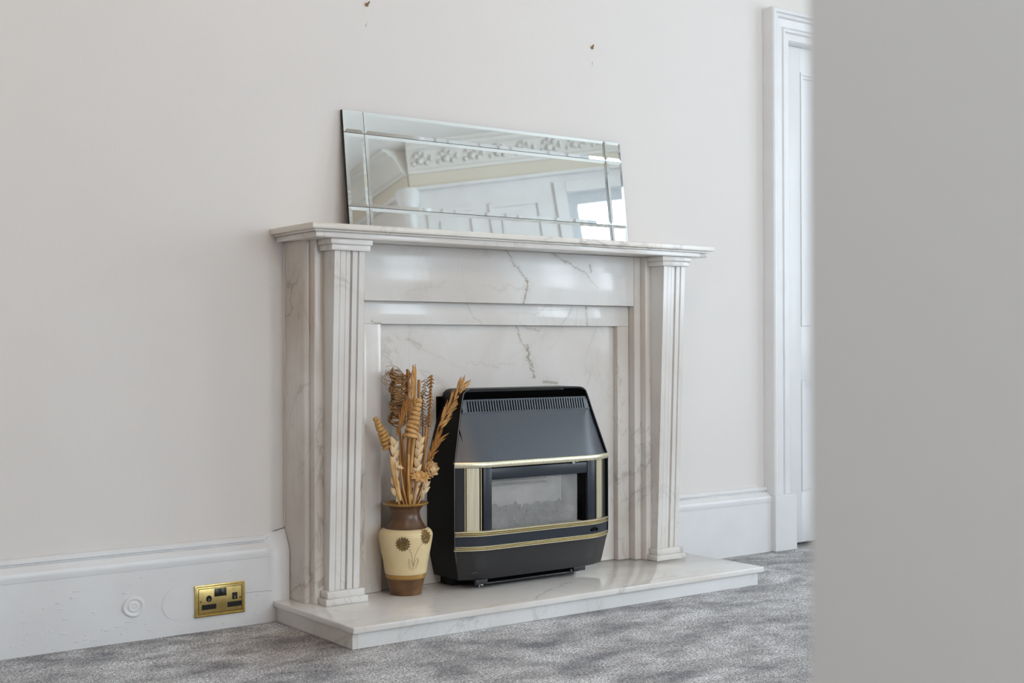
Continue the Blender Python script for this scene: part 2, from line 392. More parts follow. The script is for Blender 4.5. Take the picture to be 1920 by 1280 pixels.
def wall_run(name, p0, p1, thick, m, openings=(), z1=H, side=1):
    """wall from p0 to p1 (its room face), thickness away from the room, openings (s0,s1,z0,z1)"""
    p0, p1 = Vector(p0), Vector(p1); L = (p1 - p0).length; d = (p1 - p0) / L; n = Vector((-d.y, d.x)) * side
    bm = bmesh.new()
    cuts = sorted({0, L} | {a for o in openings for a in o[:2]})
    def slab(s0, s1, a, b):
        vs = box(bm, 0, 1, 0, 1, 0, 1)
        for v in vs:
            s = s0 + (s1 - s0) * v.co.x; t = thick * v.co.y; zz = a + (b - a) * v.co.z
            q = p0 + d * s + n * t; v.co = Vector((q.x, q.y, zz))
    for s0, s1 in zip(cuts, cuts[1:]):
        mid = (s0 + s1) / 2; op = [o for o in openings if o[0] < mid < o[1]]
        if not op: slab(s0, s1, 0, z1)
        else:
            if op[0][2] > 0.001: slab(s0, s1, 0, op[0][2])
            if op[0][3] < z1 - 0.001: slab(s0, s1, op[0][3], z1)
    return struct(name, bm, m)

DX0, DX1, DZ = 4.075, 4.865, 2.09           # the door opening in the fireplace wall
wall_run('wall_back', (-1.75, 0), (5.35, 0), 0.16, M_wall, [(DX0 + 1.75 - 0.012, DX1 + 1.75 + 0.012, 0, DZ + 0.012)])
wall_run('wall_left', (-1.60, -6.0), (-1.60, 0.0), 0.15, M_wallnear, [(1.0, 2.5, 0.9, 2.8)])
wall_run('wall_front', (-1.75, -5.80), (5.35, -5.80), 0.16, M_wall, [(3.35, 4.55, 0.75, 2.95), (5.05, 6.25, 0.75, 2.95)], side=-1)
# right wall with its canted bay
wall_run('wall_right', (5.154, -5.80), (5.154, -4.44), 0.20, M_wall, side=-1)
wall_run('wall_right.001', (5.154, -0.66), (5.154, 0.0), 0.20, M_wall, side=-1)
BA0, BA1, BB1, BB0 = (5.154, -4.44), (7.05, -3.35), (7.05, -1.75), (5.154, -0.66)
wall_run('wall_right.002', BA0, BA1, 0.20, M_gloss, [(1.18, 2.00, 0.72, 3.02)], side=-1)
wall_run('wall_right.003', BA1, BB1, 0.20, M_gloss, [(0.2, 1.4, 0.72, 3.02)], side=-1)
wall_run('wall_right.004', BB1, BB0, 0.20, M_gloss, [(0.19, 1.35, 0.72, 3.02)], side=-1)
# the near wall with the wide opening the photograph is taken through
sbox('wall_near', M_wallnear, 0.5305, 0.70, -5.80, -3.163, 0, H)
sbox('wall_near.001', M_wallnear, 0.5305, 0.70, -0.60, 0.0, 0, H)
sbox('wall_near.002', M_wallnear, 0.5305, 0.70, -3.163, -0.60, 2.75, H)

# windows
def window(name, p0, p1, s0, s1, z0, z1, thick=0.2, side=-1, bars=1):
    p0, p1 = Vector(p0), Vector(p1); d = (p1 - p0).normalized(); n = Vector((-d.y, d.x)) * side
    def P(s, t, z): q = p0 + d * s + n * t; return Vector((q.x, q.y, z))
    def slab(bm, a, b, c, e, g, h):
        vs = box(bm, 0, 1, 0, 1, 0, 1)
        for v in vs: v.co = P(a + (b - a) * v.co.x, c + (e - c) * v.co.y, g + (h - g) * v.co.z)
    bm = bmesh.new(); fr = 0.085
    slab(bm, s0, s0 + fr, 0.05, 0.13, z0, z1); slab(bm, s1 - fr, s1, 0.05, 0.13, z0, z1)
    slab(bm, s0 + fr, s1 - fr, 0.05, 0.13, z1 - fr, z1); slab(bm, s0 + fr, s1 - fr, 0.05, 0.13, z0, z0 + fr)
    o = struct(name, bm, M_winframe)
    zm = (z0 + z1) / 2
    bm = bmesh.new(); slab(bm, s0 + fr, s1 - fr, 0.07, 0.11, zm - 0.03, zm + 0.03); obj('meeting_rail', bm, M_winframe, o)
    for a, b in ((z0 + fr, zm - 0.03), (zm + 0.03, z1 - fr)):
        bm = bmesh.new(); slab(bm, s0 + fr, s1 - fr, 0.088, 0.092, a, b); obj('pane', bm, M_glass, o)
    bm = bmesh.new(); slab(bm, s0 - 0.05, s1 + 0.05, -0.06, 0.05, z0 - 0.04, z0 - 0.002); obj('sill', bm, M_gloss, o)
    bm = bmesh.new()
    for a, b, c, e in ((s0 - 0.09, s0 - 0.002, z0, z1 + 0.09), (s1 + 0.002, s1 + 0.09, z0, z1 + 0.09), (s0, s1, z1 + 0.002, z1 + 0.09)):
        slab(bm, a, b, -0.025, -0.002, c, e)
    obj('architrave', bm, M_gloss, o)
    c = P((s0 + s1) / 2, thick + 0.03, (z0 + z1) / 2)
    portal('sky_portal', c, (-n.x, -n.y, 0), s1 - s0, z1 - z0)
window('window_1', BA0, BA1, 1.18, 2.00, 0.72, 3.02)
window('window_2', BA1, BB1, 0.2, 1.4, 0.72, 3.02)
window('window_3', BB1, BB0, 0.19, 1.35, 0.72, 3.02)
window('added_window_4', (-1.75, -5.80), (5.35, -5.80), 3.35, 4.55, 0.75, 2.95, 0.16)  # this and the next are unseen windows added for frontal light
window('added_window_5', (-1.75, -5.80), (5.35, -5.80), 5.05, 6.25, 0.75, 2.95, 0.16)
window('window_6', (-1.60, -6.0), (-1.60, 0.0), 1.0, 2.5, 0.9, 2.8, 0.15, side=1)

# shutter panels in the bay cheek, corner column, cornice and frieze (seen in the mirror)
def slab_on(bm, p0, p1, s0, s1, t0, t1, z0, z1, side=-1):
    p0, p1 = Vector(p0), Vector(p1); d = (p1 - p0).normalized(); n = Vector((-d.y, d.x)) * side
    for v in box(bm, 0, 1, 0, 1, 0, 1):
        q = p0 + d * (s0 + (s1 - s0) * v.co.x) + n * (t0 + (t1 - t0) * v.co.y); v.co = Vector((q.x, q.y, z0 + (z1 - z0) * v.co.z))
k = 0
for (a, b) in ((0.10, 0.46), (0.57, 0.98)):
    for (z0, z1) in ((0.75, 1.55), (1.70, 3.00)):
        bm = bmesh.new()
        slab_on(bm, BA0, BA1, a, b, -0.016, -0.001, z0, z0 + 0.035); slab_on(bm, BA0, BA1, a, b, -0.016, -0.001, z1 - 0.035, z1)
        slab_on(bm, BA0, BA1, a, a + 0.035, -0.016, -0.001, z0 + 0.036, z1 - 0.036); slab_on(bm, BA0, BA1, b - 0.035, b, -0.016, -0.001, z0 + 0.036, z1 - 0.036)
        slab_on(bm, BA0, BA1, a + 0.09, b - 0.09, -0.012, -0.001, z0 + 0.09, z1 - 0.09)
        k += 1; struct('trim_%d' % (k + 10), bm, M_gloss)
bm = bmesh.new()
lathe(bm, [(0.055, 0.0), (0.055, 0.12), (0.04, 0.14), (0.04, 2.92), (0.05, 2.95), (0.045, 2.99), (0.06, 3.02), (0.085, 3.10), (0.09, 3.13), (0.09, 3.18)], (5.135, -4.46, 0), 24)
struct('trim_15', bm, M_gloss, smooth=True, angle=40)
XR = 5.154
runs = [((XR, -5.80), BA0), (BA0, BA1), (BA1, BB1), (BB1, BB0), (BB0, (XR, 0.0)), ((XR, 0.0), (0.70, 0.0)), ((0.70, 0.0), (0.70, -5.8)), ((0.70, -5.80), (XR, -5.80))]
for i, (a, b) in enumerate(runs):
    va, vb = Vector(a), Vector(b); L = (vb - va).length; d = (vb - va) / L; n = Vector((-d.y, d.x))   # n points into the room
    prof = [(0.0, 3.30), (0.03, 3.30), (0.035, 3.32), (0.055, 3.33), (0.07, 3.37), (0.12, 3.44), (0.16, 3.455), (0.165, 3.475), (0.20, 3.48), (0.205, H - 0.001), (0.0, H - 0.001)]
    bm = bmesh.new(); rows = []
    e0, e1 = (-0.0, 0.0)
    for s in (e0, L + e1):
        rows.append([bm.verts.new((va.x + d.x * s + n.x * t, va.y + d.y * s + n.y * t, z)) for t, z in prof])
    m_ = len(prof)
    for j in range(m_): bm.faces.new((rows[0][j], rows[0][(j + 1) % m_], rows[1][(j + 1) % m_], rows[1][j]))
    bm.faces.new(rows[0][::-1]); bm.faces.new(rows[1])
    co_ = struct('trim_%d' % (20 + i), bm, M_ceil)
    bm = bmesh.new(); slab_on(bm, a, b, 0.0, L, 0.0, 0.02, 3.19, 3.299, side=1); obj('frieze_band', bm, M_frieze, co_)
    bm = bmesh.new(); slab_on(bm, a, b, 0.0, L, 0.0, 0.045, 3.165, 3.189, side=1); obj('picture_ledge', bm, M_gloss, co_)
    if i in (1, 2):
        bm = bmesh.new(); cnt = int(L / 0.19)
        for q in range(cnt):
            s = (q + 0.5) * L / cnt
            for (ds, zz, r1, r2) in ((0, 3.375, 0.030, 0.034), (-0.05, 3.36, 0.020, 0.024), (0.05, 3.36, 0.020, 0.024), (-0.035, 3.405, 0.016, 0.022), (0.035, 3.405, 0.016, 0.022), (0, 3.42, 0.018, 0.018), (0.085, 3.385, 0.014, 0.034)):
                g = bmesh.ops.create_icosphere(bm, subdivisions=1, radius=1.0)
                t = 0.075 + (zz - 3.36) * 0.9
                for v in g['verts']:
                    q2 = (s + ds + v.co.x * r1, t + v.co.y * 0.011, zz + v.co.z * r2)
                    v.co = Vector((va.x + d.x * q2[0] + n.x * q2[1], va.y + d.y * q2[0] + n.y * q2[1], q2[2]))
        obj('acanthus_ornament', bm, M_ceil, co_, smooth=True, kind='stuff')

# ------------------------------------------------------------------ skirting boards
SK = [(0.0, 0.0), (-0.037, 0.0), (-0.037, 0.199), (-0.0382, 0.2005), (-0.0395, 0.209), (-0.040, 0.218), (-0.0375, 0.225), (-0.030, 0.231), (-0.023, 0.236), (-0.0195, 0.2400),
      (-0.0080, 0.2420), (-0.0080, 0.2450), (-0.016, 0.2485), (-0.0155, 0.255), (-0.010, 0.2605), (0.0, 0.262)]
SK = [(y - 0.001, z) for y, z in SK[:-1]] + [(-0.001, 0.262)]; SK[0] = (-0.001, 0.0)
def skirting(name, x0, x1):
    bm = bmesh.new(); extrude_poly(bm, SK, 'x', x0, x1); return struct(name, bm, M_gloss, smooth=True, angle=25)
bl = skirting('baseboard_back', 0.702, 1.715)
br = skirting('baseboard_back.001', 3.315, 3.9455)
# the plain made-up end of the left skirting where it dies into the marble
bm = bmesh.new()
flat_ = [(-0.001, 0), (-0.038, 0)] + [(-0.038 + 0.037 * (q / 13) ** 1.4, 0.195 + 0.073 * q / 13) for q in range(1, 14)]
flat_ = flat_ + [(-0.001, 0.270)]; flat_ = flat_[:len(SK)]
ends = []
for x, t in ((1.7150, 0.0), (1.722, 0.25), (1.730, 0.6), (1.738, 0.85), (1.750, 1.0), (1.7890, 1.0)):
    ends.append((x, [(a[0] * (1 - t) + b[0] * t, a[1] * (1 - t) + (b[1] + (0.008 if x > 1.78 and k > 1 else 0)) * t) for k, (a, b) in enumerate(zip(SK, flat_))]))
R = [[bm.verts.new((x, y, z)) for y, z in pr] for x, pr in ends]
for A, B in zip(R, R[1:]):
    for j in range(len(A)): bm.faces.new((A[j], A[(j + 1) % len(A)], B[(j + 1) % len(A)], B[j]))
bm.faces.new(R[0][::-1]); bm.faces.new(R[-1])
obj('made_up_end', bm, M_gloss, bl, smooth=True, angle=50)
bm = bmesh.new()   # paint crack in the skirting beside the socket
tube(bm, [(1.642, -0.0380, 0.0985), (1.66, -0.0382, 0.0972), (1.675, -0.0382, 0.0985), (1.69, -0.0382, 0.0965), (1.71, -0.0382, 0.097), (1.728, -0.0382, 0.0945)], 0.0009, 5)
obj('paint_crack', bm, plain('crack_shadow', (0.55, 0.53, 0.51), 0.8), bl)
bm = bmesh.new()
for _ in range(80):
    x = rnd.uniform(0.95, 1.71); z = rnd.choice((rnd.uniform(0.01, 0.05), rnd.uniform(0.02, 0.18)))
    g = bmesh.ops.create_icosphere(bm, subdivisions=1, radius=1.0); a, b_ = rnd.uniform(0.003, 0.014), rnd.uniform(0.001, 0.003)
    for v in g['verts']: v.co = Vector((x + v.co.x * a, -0.0375 + v.co.y * 0.0018, z + v.co.z * b_ + v.co.x * a * rnd.uniform(-0.05, 0.05)))
obj('paint_lump', bm, M_gloss, bl, smooth=True, kind='stuff')
# other skirtings, plain returns round the room
for nm, a in (('baseboard_front', (0.702, 5.15, -5.799, -5.76, 0, 0.25)), ('baseboard_right', (5.114, 5.153, -5.759, -4.56, 0, 0.25)), ('baseboard_near', (0.701, 0.74, -5.759, -3.17, 0, 0.25)), ('baseboard_near.001', (0.701, 0.74, -0.59, -0.045, 0, 0.25)), ('baseboard_hall', (-1.599, -1.56, -5.75, -0.01, 0, 0.25))):
    sbox(nm, M_gloss, *a, bev=0.006)

# ------------------------------------------------------------------ door and architrave
AX0 = 3.947
arch = bmesh.new()
APROF = [(0.0, -0.001), (0.0, -0.055), (0.006, -0.060), (0.018, -0.060), (0.021, -0.050), (0.026, -0.054), (0.034, -0.054), (0.040, -0.044), (0.070, -0.041), (0.074, -0.034), (0.078, -0.044), (0.088, -0.044), (0.093, -0.034), (0.118, -0.034), (0.124, -0.026), (0.128, -0.001)]
def arch_leg(bm, x0, sgn, z0, z1):
    A = [bm.verts.new((x0 + sgn * a, y, z0)) for a, y in APROF]; B = [bm.verts.new((x0 + sgn * a, y, z1 - a)) for a, y in APROF]   # mitred top
    for q in range(len(A)): bm.faces.new((A[q], A[(q + 1) % len(A)], B[(q + 1) % len(A)], B[q]))
    bm.faces.new(A[::-1]); bm.faces.new(B)
AW = 0.128
arch_leg(arch, AX0, 1, 0.2285, 2.216 - 0.0)
tr = struct('trim_1', arch, M_gloss)
bm = bmesh.new(); arch_leg(bm, AX0 + 2 * AW + (DX1 - DX0), -1, 0.2285, 2.216); obj('architrave_leg', bm, M_gloss, tr)
bm = bmesh.new(); xe = AX0 + 2 * AW + (DX1 - DX0)
A = [bm.verts.new((AX0 + a, y, 2.2162 - a)) for a, y in APROF]; B = [bm.verts.new((xe - a, y, 2.2162 - a)) for a, y in APROF]
for q in range(len(A)): bm.faces.new((A[q], A[(q + 1) % len(A)], B[(q + 1) % len(A)], B[q]))
bm.faces.new(A[::-1]); bm.faces.new(B); obj('architrave_head', bm, M_gloss, tr)
bm = bmesh.new(); box(bm, AX0 - 0.001, AX0 + AW + 0.0, -0.0625, -0.001, 0, 0.228, bev=0.003); obj('plinth_block', bm, M_gloss, tr)
bm = bmesh.new(); box(bm, AX0 + AW + (DX1 - DX0), AX0 + 2 * AW + (DX1 - DX0), -0.0625, -0.001, 0, 0.228, bev=0.003); obj('plinth_block', bm, M_gloss, tr)
# door leaf: stiles, rails and recessed panels
DY = 0.004
dbm = bmesh.new(); box(dbm, DX0, DX1, DY + 0.014, DY + 0.04, 0.012, DZ)
door = struct('door_1', dbm, M_door)
st = 0.105
xm = (DX0 + DX1) / 2
for a in ((DX0, DX0 + st, DY, DY + 0.013, 0.012, DZ), (DX1 - st, DX1, DY, DY + 0.013, 0.012, DZ), (xm - 0.05, xm + 0.05, DY, DY + 0.013, 0.225, DZ - 0.1)):
    pbox('stile', M_door, door, *a, bev=0.001)
for (z0, z1) in ((0.012, 0.225), (0.69, 0.918), (1.985, DZ)):
    for (xa, xb) in (((DX0 + st + 0.0005, xm - 0.0505), (xm + 0.0505, DX1 - st - 0.0005)) if z0 > 0.5 and z1 < 1.5 else ((DX0 + st + 0.0005, DX1 - st - 0.0005),)):
        pbox('rail', M_door, door, xa, xb, DY, DY + 0.013, z0, z1, bev=0.001)
for (z0, z1) in ((0.226, 0.689), (0.919, 1.984)):
    for (xa, xb) in ((DX0 + st + 0.001, xm - 0.051), (xm + 0.051, DX1 - st - 0.001)):
        bm = bmesh.new()
        for (i0, i1, yy) in ((0.0, 0.010, DY - 0.004), (0.010, 0.022, DY + 0.004)):
            box(bm, xa + i0, xa + i1, yy, DY + 0.0135, z0 + i0, z1 - i0); box(bm, xb - i1, xb - i0, yy, DY + 0.0135, z0 + i0, z1 - i0)
            box(bm, xa + i1, xb - i1, yy, DY + 0.0135, z0 + i0, z0 + i1); box(bm, xa + i1, xb - i1, yy, DY + 0.0135, z1 - i1, z1 - i0)
        obj('panel_moulding', bm, M_door, door)
for z in (1.87, 0.26):
    bm = bmesh.new(); lathe(bm, [(0.004, -0.05), (0.0065, -0.048), (0.0065, 0.048), (0.004, 0.05)], (DX0 + 0.002, DY - 0.003, z), 12); obj('hinge', bm, M_door, door, smooth=True)
bm = bmesh.new(); g = bmesh.ops.create_uvsphere(bm, u_segments=20, v_segments=12, radius=0.027)
for v in g['verts']: v.co = Vector((DX1 - 0.05 + v.co.x, DY - 0.055 + v.co.y * 0.8, 0.98 + v.co.z))
box(bm, DX1 - 0.058, DX1 - 0.042, DY - 0.05, DY + 0.002, 0.972, 0.988); obj('door_knob', bm, M_brass, door, smooth=True, angle=40)
sbox('trim_2', M_door, DX0 - 0.01, DX1 + 0.01, DY + 0.05, 0.15, 0.0, DZ + 0.01)   # dark lining closed behind the leaf

# ================================================================== CHIMNEY PIECE
fp = thing('fireplace_surround', 'white veined marble fireplace surround with fluted pilasters and a projecting mantel shelf', 'fireplace', (FX, 0, 0))
HZ = 0.0635
# shelf: bull-nosed top slab over a stepped moulding
shelf = pbox('mantel_shelf', M_marble_shelf, fp, 1.742, 3.381, -0.283, -0.0015, 1.1805, 1.198, bev=0.003)
pbox('cove_moulding', M_marble_shelf, shelf, 1.757, 3.366, -0.268, -0.0015, 1.1745, 1.1800)
pbox('shelf_moulding', M_marble, shelf, 1.763, 3.360, -0.264, -0.0015, 1.1575, 1.1740, bev=0.002)
# header panel and the two legs of the carcass
BY = -0.138
pbox('header', M_marble_head, fp, 1.9955, 3.1145, BY, -0.002, 0.980, 1.157, bev=0.0008)
for sgn, side in ((1, 'l'), (-1, 'r')):
    mx = lambda x: x if sgn == 1 else 2 * 2.5555 - x
    def rng(a, b): a, b = mx(a), mx(b); return (min(a, b), max(a, b))
    dx = 0.0 if sgn == 1 else 0.002
    bm = bmesh.new(); a, b = rng(1.7905, 1.995)
    # base slab of the leg, rounded front outer edge
    pts = [(a, -0.002), (b, -0.002), (b, BY)]
    rr = 0.014
    if sgn == 1: pts += [(a + rr * (1 - math.sin(t * PI / 12)), BY + rr * (1 - math.cos(t * PI / 12))) for t in range(0, 7)]
    else: pts = [(a, -0.002), (a, BY)] + [(b - rr + rr * math.sin(t * PI / 12), BY + rr - rr * math.cos(t * PI / 12)) for t in range(0, 7)] + [(b, -0.002)]
    extrude_poly(bm, pts, 'z', HZ, 1.157); leg = obj('leg', bm, M_marble_side, fp, smooth=True, angle=30)
    # stepped backing slab
    bm = bmesh.new(); a, b = rng(1.8065, 1.9655); q = 0.006
    ys = -0.166
    extrude_poly(bm, [(a, BY - 0.0005), (b, BY - 0.0005), (b, ys + q), (b - q * 0.3, ys + q * 0.3), (b - q, ys), (a + q, ys), (a + q * 0.3, ys + q * 0.3), (a, ys + q)], 'z', HZ, 1.157)
    obj('backing_slab', bm, M_marble_side, leg, smooth=True, angle=30)
    # fluted pilaster shaft, standing slightly further out at the top
    x0, x1 = (1.838, 1.940) if sgn == 1 else (3.169, 3.273)
    W = x1 - x0; yf = -0.198
    P = []
    st_ = [(0.0, 0.0), (0.180, 0.0), (0.200, 0.0065), (0.222, 0.0025), (0.380, 0.0025), (0.405, 0.0110), (0.43, 0.0065), (0.560, 0.0065), (0.590, 0.0160), (0.615, 0.0025), (0.775, 0.0025), (0.797, 0.0070), (0.820, 0.0), (1.0, 0.0)]
    for fx_, dy in st_: P.append((x0 + fx_ * W, yf + dy))
    P += [(x1, ys - 0.0005), (x0, ys - 0.0005)]
    bm = bmesh.new(); extrude_poly(bm, P, 'z', 0.1042, 1.122)
    for v in bm.verts:
        if v.co.y < ys - 0.005: v.co.y -= 0.041 * (v.co.z - 0.104) / 1.018
    obj('fluted_shaft', bm, M_marble, leg)
    # narrow grooves between the reeds
    cxp = (x0 + x1) / 2
    for nm, hw, za, zb, yy in (('capital_block', 0.0705, 1.1402, 1.1570, -0.2535), ('capital_block', 0.0655, 1.1225, 1.1400, -0.2485), ('base_block', 0.0635, 0.0832, 0.1040, -0.2120), ('base_block', 0.0715, HZ, 0.0830, -0.2190)):
        pbox(nm, M_marble, leg, cxp - hw, cxp + hw, yy, ys - 0.0008, za, zb, bev=0.0015)
# caulk line between marble and wall
bm = bmesh.new(); box(bm, 1.7865, 1.7903, -0.008, -0.0015, 0.285, 1.155); obj('caulk_line', bm, M_wall, fp)
# inner slips and back panel
SY = -0.108
pbox('slip', M_marble_slip, fp, 1.9955, 3.1145, SY, -0.002, 0.9075, 0.9795, bev=0.0008)
pbox('slip', M_marble_slip, fp, 1.9955, 2.0720, SY, -0.002, HZ, 0.9070, bev=0.0008)
pbox('slip', M_marble_side, fp, 3.0610, 3.1145, SY, -0.002, HZ, 0.9070, bev=0.0008)
PY = -0.085
pbox('back_panel', M_marble_panel, fp, 2.0725, 3.0605, PY, -0.002, HZ, 0.9070)

# ------------------------------------------------------------------ hearth
he = thing('hearth', 'pale marble hearth slab lying on the grey carpet under the surround', 'hearth', (FX, -0.26, 0))
def quadslab(name, m, corners, z0, z1, parent, bev=0.0):
    bm = bmesh.new(); lo = [bm.verts.new((x, y, z0)) for x, y in corners]; hi = [bm.verts.new((x, y, z1)) for x, y in corners]
    for i in range(4): bm.faces.new((lo[i], lo[(i + 1) % 4], hi[(i + 1) % 4], hi[i]))
    bm.faces.new(lo[::-1]); bm.faces.new(hi)
    if bev: bmesh.ops.bevel(bm, geom=list(bm.edges), offset=bev, segments=3, profile=0.5, affect='EDGES')
    return obj(name, bm, m, parent, smooth=bev > 0, angle=35)
quadslab('hearth_top', M_marble_hearth, [(1.7335, -0.0385), (3.3715, -0.0385), (3.3735, -0.5240), (1.7405, -0.5190)], 0.0445, 0.063, he, 0.003)
riser = M_marble
quadslab('riser', make_marble('riser_marble', amount=0.35, mlo=0.42, seed=8, base=(0.80, 0.80, 0.79), warm=(0.74, 0.73, 0.71), rough=0.25, loc=(FX, 0, 0)), [(1.760, -0.5080), (3.352, -0.5120), (3.352, -0.4950), (1.760, -0.4900)], 0.001, 0.0440, he)
for x0, x1 in ((1.7435, 1.7595), (3.3525, 3.3570)):
    pbox('riser_return', riser, he, x0, x1, -0.508, -0.0385, 0.001, 0.0440)

# ================================================================== MIRROR
MA = math.atan2(0.049, 0.386)
mr = thing('mirror', 'wide cut-glass mirror leaning against the wall on top of the mantel shelf', 'mirror', (2.57, -0.064, 1.1985))
def MP(x, h, t):   # h up the glass, t out of the face
    return Vector((x, -0.064 + h * math.sin(MA) - t * math.cos(MA), 1.1985 + h * math.cos(MA) + t * math.sin(MA)))
bm = bmesh.new()
for v in box(bm, 1.9875, 3.1565, 0.003, 0.396, -0.012, -0.0022):
    v.co = MP(v.co.x, v.co.y, v.co.z)
obj('backing_board', bm, M_backing, mr)
xs = [1.9875, 2.0632, 3.0800, 3.1565]; hs = [0.003, 0.0815, 0.3215, 0.396]
for i in range(3):
    for j in range(3):
        a, b, c, d = xs[i] + 0.0009, xs[i + 1] - 0.0009, hs[j] + 0.0009, hs[j + 1] - 0.0009
        bv = 0.011 if min(b - a, d - c) > 0.05 else 0.008
        bm = bmesh.new()
        lo = [bm.verts.new(MP(x, h, -0.002)) for x, h in ((a, c), (b, c), (b, d), (a, d))]
        md = [bm.verts.new(MP(x, h, 0.0004)) for x, h in ((a, c), (b, c), (b, d), (a, d))]
        hi = [bm.verts.new(MP(x, h, 0.0013)) for x, h in ((a + bv, c + bv), (b - bv, c + bv), (b - bv, d - bv), (a + bv, d - bv))]
        for A, B in ((lo, md), (md, hi)):
            for q in range(4): bm.faces.new((A[q], A[(q + 1) % 4], B[(q + 1) % 4], B[q]))
        bm.faces.new(lo[::-1]); bm.faces.new(hi)
        obj('mirror_pane', bm, M_mirror, mr)

# ================================================================== GAS FIRE
CX = 2.576
gf = thing('gas_fire', 'black gas fire with brass bands and a glass window standing on the marble hearth', 'heater', (CX, -0.16, 0.063))
def outline(inset=0.0):
    """front silhouette of the casing, right half mirrored: (half width, z)"""
    pts = [(0.294, 0.093), (0.3185, 0.200), (0.3195, 0.24), (0.3195, 0.462), (0.2755, 0.620), (0.262, 0.668)]
    arc = [(0.262, 0.668), (0.256, 0.684), (0.245, 0.6935), (0.230, 0.6975)]
    pts += arc[1:]
    return [(w_ - inset, z - (inset if z > 0.69 else 0)) for w_, z in pts]
def yfront(z):   # front plane of the casing edge at height z
    tab = [(0.093, -0.225), (0.20, -0.243), (0.462, -0.243), (0.62, -0.212), (0.6975, -0.200)]
    for (a, ya), (b, yb) in zip(tab, tab[1:]):
        if z <= b: return ya + (yb - ya) * max(0, (z - a)) / (b - a)
    return tab[-1][1]
def casing(y_back, t, dy=0.0):
    bm = bmesh.new()
    O = outline(0); I = outline(t)
    Of = [(-w_, z) for w_, z in O] + [(w_, z) for w_, z in O[::-1]]
    If = [(-w_, z) for w_, z in I] + [(w_, z) for w_, z in I[::-1]]
    rows = []
    for L, side in ((Of, 'o'), (If, 'i')):
        rows.append([bm.verts.new((CX + x, y_back, z)) for x, z in L])
        rows.append([bm.verts.new((CX + x, yfront(z) - 0.004 + dy, z)) for x, z in L])
    ob, of, ib, if_ = rows; n = len(Of)
    for i in range(n - 1):
        bm.faces.new((ob[i], ob[i + 1], of[i + 1], of[i])); bm.faces.new((ib[i], if_[i], if_[i + 1], ib[i + 1]))
        bm.faces.new((of[i], of[i + 1], if_[i + 1], if_[i])); bm.faces.new((ob[i], ib[i], ib[i + 1], ob[i + 1]))
    for i in (0, n - 1): bm.faces.new((ob[i], of[i], if_[i], ib[i]))
    return bm
obj('casing', casing(-0.0900, 0.005), M_black, gf, smooth=True, angle=30)
# thin lighter strip that paints the highlight along the casing edge
bm = bmesh.new()
O = outline(0.0006)
pl = [(CX - w_, yfront(z) - 0.0046, z) for w_, z in O]
tube(bm, pl, 0.0011, 6); obj('casing_highlight', bm, M_edge, gf, smooth=True)
# back plate and low base box
pbox('back_plate', M_black, gf, CX - 0.282, CX + 0.282, -0.0900, -0.0855, 0.12, 0.672)
pbox('base_box', M_black, gf, CX - 0.27, CX + 0.24, -0.165, -0.0915, 0.0655, 0.140)
def plan(hwE, yE, hwC, yC, rad=0.5):
    """plan line of the canted front, left to right, corners eased"""
    raw = [(-hwE, yE), (-hwC, yC), (hwC, yC), (hwE, yE)]
    out = [raw[0]]
    for i in (1, 2):
        p0, p1, p2 = (Vector(raw[i - 1]), Vector(raw[i]), Vector(raw[i + 1]))
        a = p1 + (p0 - p1).normalized() * 0.045 * rad * 2; b = p1 + (p2 - p1).normalized() * 0.045 * rad * 2
        for t in range(5):
            q = t / 4; out.append(tuple((a * (1 - q) ** 2 + p1 * 2 * q * (1 - q) + b * q * q)))
    out.append(raw[3]); return out
def loft(name, m, layers, parent=gf, thick=0.004, smooth=True, label=None, angle=35):
    """layers: (z, hwE, yE, hwC, yC[, rad]); closed sheet with thickness backwards"""
    bm = bmesh.new(); F = []; B = []
    for L in layers:
        z = L[0]; pts = plan(*L[1:])
        F.append([bm.verts.new((CX + x, y, z)) for x, y in pts]); B.append([bm.verts.new((CX + x, y + thick, z)) for x, y in pts])
    for G in (F, B):
        for A, Bq in zip(G, G[1:]):
            for i in range(len(A) - 1): bm.faces.new((A[i], A[i + 1], Bq[i + 1], Bq[i]))
    n = len(F[0])
    for i in range(n - 1):
        bm.faces.new((F[0][i], F[0][i + 1], B[0][i + 1], B[0][i])); bm.faces.new((F[-1][i], F[-1][i + 1], B[-1][i + 1], B[-1][i]))
    for i in (0, n - 1):
        for a in range(len(F) - 1): bm.faces.new((F[a][i], F[a + 1][i], B[a + 1][i], B[a][i]))
    return obj(name, bm, m, parent, smooth=smooth, angle=angle, label=label)
E_ = 0.3135
hood = loft('hood', M_hood, [(0.4685, E_, -0.239, 0.231, -0.287), (0.480, 0.308, -0.236, 0.232, -0.282), (0.53, 0.2945, -0.226, 0.240, -0.260), (0.58, 0.2805, -0.216, 0.248, -0.236), (0.618, 0.2700, -0.2095, 0.2600, -0.2135, 0.1)])
loft('brass_canopy_strip', M_brass_pl, [(0.4505, 0.318, -0.246, 0.234, -0.291), (0.456, 0.3192, -0.2475, 0.235, -0.2935), (0.463, 0.3192, -0.2475, 0.235, -0.2935), (0.4682, 0.318, -0.246, 0.234, -0.290)], thick=0.006)
